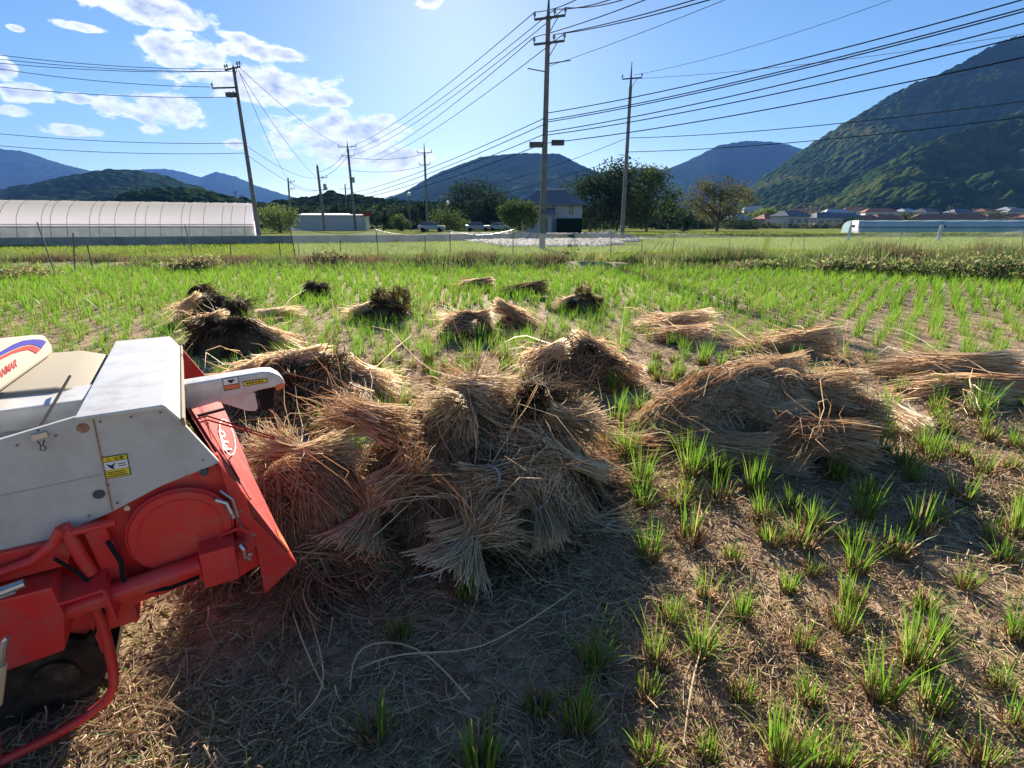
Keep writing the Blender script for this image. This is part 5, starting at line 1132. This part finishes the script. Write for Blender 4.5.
# warning label on the side panel
fr = decal_frame(Mv(106.5, 479, -.002), (1, 0, .0), (0, 0, 1)); fr = (fr[0], Vector((1, 0, -.03)).normalized(), Vector((.03, 0, 1)).normalized(), Vector((0, -1, 0)))
W_ = .058; H_ = .068; lab_ = MB(); quadface(lab_, fr, 0, 0, W_, H_, .0008); wl = lab_.build('warning_label', M['labelblack'], side)
b = MB(); quadface(b, fr, .002, .052, W_-.002, H_-.002, .0014); b.build('heading_field', M['yellow'], wl); b = MB(); quadface(b, fr, .002, .002, W_-.002, .024, .0014); b.build('yellow_field', M['yellow'], wl)
b = MB(); quadface(b, fr, .002, .0255, W_-.002, .0505, .0014); b.build('white_field', M['labelwhite'], wl)
text(fr, '⚠ 注意', .006, .054, .0125, M['labelblack'], wl, .0018)
b = MB(); o, ex_, ey_, n_ = fr
b.prism([o+ex_*.006+ey_*.046+n_*.0016, o+ex_*.013+ey_*.034+n_*.0016, o+ex_*.018+ey_*.029+n_*.0016, o+ex_*.024+ey_*.028+n_*.0016, o+ex_*.022+ey_*.036+n_*.0016, o+ex_*.03+ey_*.048+n_*.0016, o+ex_*.018+ey_*.040+n_*.0016], n_*.0005); b.build('pictogram', M['labelblack'], wl)
b = MB()
for j in range(3): quadface(b, (o+n_*.0014, ex_, ey_, n_), .005, .005+j*.006, W_-.006-.004*j, .0075+j*.006, .0004)
for j in range(2): quadface(b, (o+n_*.0014, ex_, ey_, n_), .033, .033+j*.007, .052, .0355+j*.007, .0004)
b.build('small_print', M['labelblack'], wl)

# white arm
va = .42
arm_px = [(178, 386), (225, 378), (262, 372), (272, 372), (280, 376), (285.5, 382), (283, 386), (262, 390), (222, 401), (178, 414)]
MB().prism([Mv(a_, b_, va) for a_, b_ in arm_px], (0, .09, 0)).build('discharge_arm', M['white'], mach, bevel=.012, smooth=True, seg=4)
arm = mach.children[-1]
MB().prism([Mv(a_, b_, va+.02) for a_, b_ in [(215, 401), (250, 392), (255, 393), (258, 407), (256, 411), (248, 411)]], (0, .006, 0)).build('arm_fin', M['white'], arm, bevel=.002)
MB().prism([Mv(a_, b_, va-.003) for a_, b_ in [(276, 385.5), (285, 383), (285, 387), (277, 391)]], (0, .07, 0)).build('arm_tip', M['orange'], arm)
MB().prism([Mv(a_, b_, va+.04) for a_, b_ in [(257, 389), (275, 385), (273, 408), (262, 411)]], (0, .05, 0)).build('arm_dark_block', M['black'], arm)  # black block below the end of the arm
def armq(mb, pts_, lift=.0025): mb.prism([Mv(a_, b_, va-lift) for a_, b_ in pts_], (0, -.0008, 0))
b = MB(); armq(b, [(222, 378.5), (238, 376), (240, 388), (224.5, 391)]); al = b.build('warning_label', M['labelblack'], arm)
b = MB(); armq(b, [(223, 379.3), (237.5, 377), (238.5, 383), (224, 385.3)], .004); b.build('white_field', M['labelwhite'], al)
b = MB(); armq(b, [(224, 386), (238.8, 383.8), (239.5, 387.5), (225, 390)], .004); b.build('orange_field', M['orange'], al)
b = MB(); armq(b, [(227, 380.5), (235, 379), (231.5, 383.2), (229, 382.5)], .006); b.build('pictogram', M['labelblack'], al)
b = MB(); armq(b, [(243, 381.5), (267, 378), (267.5, 382.5), (243.5, 386.5)]); al = b.build('caution_label', M['labelblack'], arm)
b = MB(); armq(b, [(243.6, 382.2), (266.4, 378.8), (266.8, 382), (244.1, 385.7)], .004); b.build('yellow_field', M['yellow'], al)
b = MB()
for k in range(6): armq(b, [(246+k*3, 382.9-k*.45), (248+k*3, 382.6-k*.45), (248.2+k*3, 384-k*.45), (246.2+k*3, 384.3-k*.45)], .006)
b.build('small_print', M['labelblack'], al)
# red lower side plate
MB().prism([(-.10, .022, .70), (.02, .022, .72), (.31, .022, .80), (.36, .022, .60), (.372, .022, .36), (.30, .022, .33), (.22, .022, .36), (.05, .022, .39), (-.02, .022, .42), (.0, .022, .60)], (0, .03, 0)).build('side_plate', M['red'], mach, bevel=.004)
drum_c = Vector((.178, 0, .585)); DR = .138
dm = MB(); dm.tube([drum_c+Vector((0, .03, 0)), drum_c+Vector((0, -.018, 0)), drum_c+Vector((0, -.024, 0))], [DR, DR, DR*.97], 56); drum = dm.build('drum_cover', M['red'], mach, smooth=True)
rg = MB(); rg.tube([drum_c+Vector((math.cos(q)*DR*.80, -.024, math.sin(q)*DR*.80)) for q in np.linspace(0, 2*math.pi, 49)], .003, 6, cap=False); rg.build('pressed_ring', M['red'], drum)
rg = MB(); rg.tube([drum_c+Vector((math.cos(q)*DR*1.01, -.012, math.sin(q)*DR*1.01)) for q in np.linspace(0, 2*math.pi, 49)], .0045, 6, cap=False); rg.build('rim_bead', M['red'], drum)
gb = MB(); gb.box((.262, -.055, .474), (.098, .10, .125)); gbo = gb.build('gearbox', M['red'], mach, bevel=.010, smooth=True)
MB().tube([(.31, -.05, .50), (.345, -.05, .50)], .020, 12).build('shaft_boss', M['redfade'], gbo)
MB().tube([(.325, -.075, .515), (.335, -.085, .50), (.335, -.085, .47), (.345, -.08, .455)], .005, 6).build('bent_pin', M['steel'], gbo)
arc = [drum_c+Vector((.03+.105*math.cos(q), -.03, -.045+.09*math.sin(q))) for q in np.linspace(.1, 1.7, 10)]
MB().tube([(.205, -.03, .40), (.205, -.03, .47), (.225, -.03, .515), (.29, -.03, .545), (.335, -.03, .55), (.355, -.03, .52)], .0055, 6).build('cover_rib', M['red'], mach)
# main frame tube along the bottom
MB().tube([(-.135, -.05, .448), (.21, -.05, .472)], .030, 16).build('frame_tube', M['red'], mach, smooth=True)
MB().prism([(-.125, -.10, .505), (-.02, -.10, .51), (-.02, -.0, .53), (-.125, -.0, .53)], (0, 0, -.008)).build('tube_bracket', M['red'], mach, bevel=.002)
MB().prism([(-.026, -.105, .51), (-.018, -.105, .51), (-.010, -.105, .40), (-.02, -.105, .39)], (0, .12, 0)).build('bracket_plate', M['red'], mach, bevel=.002)
MB().box((.08, .01, .415), (.20, .012, .09), Matrix.Rotation(-.08, 3, 'Y')).build('lower_flange', M['red'], mach, bevel=.002)
# foot guard tube
gt = [(-.062, -.05, .43), (-.06, -.05, .30), (-.066, -.05, .20), (-.075, -.05, .14), (-.10, -.05, .095), (-.16, -.055, .065), (-.24, -.06, .045), (-.36, -.065, .03), (-.48, -.065, .03)]
MB().tube(gt, .0135, 12).build('foot_guard', M['red'], mach, smooth=True)
MB().tube([(-.365, -.10, .0), (-.36, -.03, .10)], .012, 8).build('guard_stay', M['red'], mach)
# left lower red box + levers
MB().prism([(-.62, -.10, .575), (-.125, -.10, .560), (-.118, -.10, .46), (-.14, -.10, .352), (-.62, -.10, .33)], (0, .13, 0)).build('red_case', M['red'], mach, bevel=.006)
MB().prism([(-.62, -.02, .66), (-.14, -.02, .655), (-.075, -.02, .645), (-.10, -.02, .57), (-.62, -.02, .565)], (0, .5, 0)).build('frame_top', M['red'], mach, bevel=.004)
MB().tube([(-.62, -.045, .585), (-.30, -.045, .60), (-.16, -.045, .625), (-.11, -.045, .66), (-.085, -.045, .70)], .014, 12).build('handrail', M['red'], mach, smooth=True)
MB().tube([(-.085, -.03, .70), (-.055, -.03, .53)], .017, 12).build('upright_tube', M['red'], mach)
MB().tube([(-.085, -.03, .675), (.03, -.03, .675)], .012, 10).build('cross_tube', M['red'], mach)
MB().box((-.015, .0, .56), (.05, .03, .24), Matrix.Rotation(-.1, 3, 'Y')).build('hinge_plate', M['red'], mach, bevel=.003)
MB().tube([(-.50, -.15, .555), (-.24, -.13, .60), (-.165, -.12, .607)], [.012, .014, .011], 10).build('lever', M['steel'], mach, smooth=True)
MB().box((-.33, -.12, .578), (.30, .035, .006), Matrix.Rotation(-.12, 3, 'Y')).build('lever_bracket', M['steel'], mach)
q0 = Mv(4, 655, -.2); q1 = Mv(2, 640, -.2); MB().tube([Mv(-6, 705, -.2), Mv(1, 665, -.2)], [.016, .012], 10).build('wooden_grip', M['wood'], mach)
MB().tube([Mv(0, 668, -.2), Mv(5, 640, -.2), Mv(8, 637, -.2)], .008, 8).build('grip_rod', M['steel'], mach)
# sloping red chute on the outlet side
def mp(px, py, v): return Mv(px, py, v)
outer = [(mp(297, 563, 0.0), .0), (mp(275, 522, .22), .22), (mp(253, 476, .5), .5), (mp(236, 434, .85), .85), (mp(221, 402, 1.15), 1.15)]
inner = [Vector((.312, -.005, .785)), Vector((.255, .22, .86)), Vector((.20, .5, .89)), Vector((.175, .85, .89)), Vector((.16, 1.15, .88))]
b = MB(); vs = [q for q, _ in outer]+inner; k = len(outer); b.add(vs, [(i, i+1, k+i+1, k+i) for i in range(k-1)])
b.add([v+Vector((-.012, 0, -.012)) for v in vs], [(i, i+1, k+i+1, k+i) for i in range(k-1)])
for i in range(k-1): b.f.append((i, i+1, 2*k+i+1, 2*k+i))
b.f.append((0, k, 3*k, 2*k)); b.f.append((k-1, 2*k-1, 4*k-1, 3*k-1))
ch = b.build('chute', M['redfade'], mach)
MB().prism([Mv(a_, b_, -.008) for a_, b_ in [(236, 500), (248, 513), (297, 563), (290, 570), (265, 594), (256, 545)]], (0, .006, 0)).build('chute_end_plate', M['red'], ch, bevel=.002)
MB().prism([Mv(a_, b_, -.012) for a_, b_ in [(218, 462), (224, 470), (245, 495), (252, 515), (256, 548), (238, 560), (236, 520)]], (0, .012, 0)).build('chute_gusset', M['red'], ch, bevel=.002)
# raised bead and painted oval outline with lettering on the chute
def onch(f, g_):                        # g_: 0 outer .. 1 inner, f: 0 near .. 1 far
    i = min(k-2, int(f*(k-1))); u = f*(k-1)-i; o1 = outer[i][0].lerp(outer[i+1][0], u); i1 = inner[i].lerp(inner[i+1], u); return o1.lerp(i1, g_)
MB().tube([onch(f, .62)+Vector((.004, 0, .003)) for f in np.linspace(.02, .98, 20)], .004, 6).build('pressed_bead', M['redfade'], ch)
MB().tube([onch(f, .90)+Vector((.003, 0, .002)) for f in np.linspace(.1, .98, 12)], .004, 6).build('pressed_bead', M['redfade'], ch)
from mathutils.bvhtree import BVHTree
_bv = BVHTree.FromPolygons([v.co.copy() for v in ch.data.vertices], [tuple(p.vertices) for p in ch.data.polygons])
def on_chute(px, py, lift=.003):
    R3 = Matrix.Rotation(-TH, 3, 'Z'); dl = (R3 @ Vector(ray(px, py))).normalized(); h_, n_, i_, d_ = _bv.ray_cast(_camloc, dl)
    return h_-dl*lift if h_ is not None else onch(.5, .4)
ov = MB(); ring = []
for q in np.linspace(0, 2*math.pi, 41)[:-1]:
    ring.append((227.5+6.5*math.cos(q)*1.0+8.5*math.sin(q)*.62, 437+3.0*math.cos(q)*-1.0+20*math.sin(q)*.9))
nq = len(ring); cxq = sum(p[0] for p in ring)/nq; cyq = sum(p[1] for p in ring)/nq
ov.add([on_chute(*p) for p in ring]+[on_chute(cxq+(p[0]-cxq)*.88, cyq+(p[1]-cyq)*.94) for p in ring], [(i, (i+1) % nq, nq+(i+1) % nq, nq+i) for i in range(nq)])
ov.build('oval_outline', M['labelwhite'], ch)
flat_text('lettering', 'Pro', lambda u, v: on_chute(232-9*u-7.5*v, 450-21*u+2.0*v), M['labelwhite'], ch, shear=.2)
b = MB(); b.prism([onch(.02, .08), onch(.02, .22), onch(.12, .16), onch(.13, .04)], (.002, 0, .002)); b.build('orange_reflector', M['orange'], ch)
b = MB(); 
for (px, py, v) in [(204, 473, -.006)]:
    q = Mv(px, py, v)
    b.tube([(q.x, -.004, q.z), (q.x, .03, q.z)], .012, 14)
b.build('large_bolt', M['darkmetal'], mach)
MB().tube([Vector((.282, -.04, .675)), Vector((.31, -.04, .655)), Vector((.318, -.045, .62)), Vector((.322, -.045, .60))], .007, 8).build('latch', M['steel'], mach)
for (x, z) in [(.343, .60), (.348, .43), (.06, .70), (.0, .60), (.0, .52), (.03, .435), (.11, .425), (.365, .50), (-.02, .665)]:
    MB().tube([(x, -.012, z), (x, .0, z)], .008, 6).build('bolt', M['steel'], mach)
MB().prism([(-.62, -.0025, .80), (.02, -.0025, .815), (.02, -.0025, .818), (-.62, -.0025, .803)], (0, -.0012, 0)).build('panel_crease', M['greypanel'], side)
for x_, z_ in [(.05, .975), (.12, .975), (.19, .975), (.27, .80), (.22, .76), (.04, .72), (-.03, .70), (-.10, .68), (-.13, .945), (-.05, .955), (.033, .87), (.030, .78)]:
    MB().tube([(x_, -.004, z_), (x_, .002, z_)], .0032, 8).build('screw', M['rust'], side)
MB().tube([(.0, -.03, .62), (.02, -.045, .55), (.015, -.05, .49), (.05, -.06, .44), (.12, -.06, .425), (.20, -.055, .43)], .0065, 8).build('hose', M['black'], mach, smooth=True)
MB().tube([(-.12, -.035, .61), (-.08, -.05, .56), (-.05, -.05, .49), (-.05, -.05, .40), (-.09, -.04, .33)], .005, 8).build('hose', M['black'], mach, smooth=True)
MB().tube([(.30, -.035, .70), (.33, -.04, .66), (.335, -.045, .60), (.34, -.03, .55)], .0035, 6).build('spring_wire', M['steel'], mach)
# dark bar and two thin red guide rods from the outlet
MB().tube([Mv(182, 420, .45), Mv(224, 409, .62)], .007, 8).build('guide_bar', M['black'], mach)
for dz in (0, .016): MB().tube([Mv(188, 426, .35)+Vector((0, 0, dz)), Mv(208, 420, .35)+Vector((0, 0, dz)), Mv(275, 439.5, .35)+Vector((0, 0, dz*.5))], .0035, 6).build('guide_rod', M['redfade'], mach)
# pink-ish far side plate behind the flange
MB().prism([Mv(183, 350, .9), Mv(206, 377, .9), Mv(205, 384, .9), Mv(183, 384, .9)], (0, .01, 0)).build('far_plate', M['redfade'], mach)
# crawler track: belt with lugs, rollers
tr = MB(); tp_ = []
for q in np.linspace(-math.pi/2, math.pi/2, 9): tp_.append((-.24+.13*math.cos(q), .13+.13*math.sin(q)))
for q in np.linspace(math.pi/2, 3*math.pi/2, 9): tp_.append((-1.3+.13*math.cos(q), .13+.13*math.sin(q)))
tr.prism([(x, .10, z) for x, z in tp_], (0, .26, 0)); crawl = tr.build('crawler_track', M['mudtrack'], mach)
for i in range(14): MB().box((-.28-i*.08, .23, .012), (.03, .27, .03)).build('track_lug', M['mudtrack'], crawl)
for i in range(5): MB().box((-.28-i*.16, .23, .268), (.03, .27, .02)).build('track_lug', M['mudtrack'], crawl)
for q in (-.7, 0, .7): MB().box((-.24+.142*math.cos(q), .23, .13+.142*math.sin(q)), (.025, .27, .03), Matrix.Rotation(-q, 3, 'Y')).build('track_lug', M['mudtrack'], crawl)
MB().tube([(-.24, .08, .13), (-.24, .37, .13)], .06, 16).build('drive_wheel', M['mudtrack'], crawl)
MB().prism([(-.11, .02, .40), (-.06, .02, .40), (-.07, .02, .22), (-.09, .02, .20), (-.10, .02, .22)], (0, .02, 0)).build('hanging_tab', M['red'], mach, bevel=.004)
# body mass further back so the machine is solid from the side
MB().box((-.32, .58, .47), (.62, .9, .52)).build('machine_body', M['red'], mach, bevel=.01)

for o in bpy.data.objects:
    if o.type == 'MESH' and o.name.split('.')[0] in ('rice_sheaf', 'loose_stalks', 'straw_stalk', 'weed_bush', 'leaves', 'guide_rod') and max(o.dimensions) > 1.6: print('BIG', o.name, tuple(o.dimensions), o.get('label'))
# ------------------------------------------------------------------ haze
hz = MB().box((0, 2200, 400), (9400, 5200, 802)).build('haze', None)
hm = bpy.data.materials.new('haze_air'); hm.use_nodes = True; t = hm.node_tree; t.nodes.clear(); out = N(t, 'ShaderNodeOutputMaterial'); pv = N(t, 'ShaderNodeVolumePrincipled')
setin(pv, Density=.00010, Anisotropy=.0); pv.inputs['Color'].default_value = (.16, .38, 1, 1); t.links.new(pv.outputs[0], out.inputs['Volume'])
hz.data.materials.clear(); hz.data.materials.append(hm); props(hz, kind='stuff')
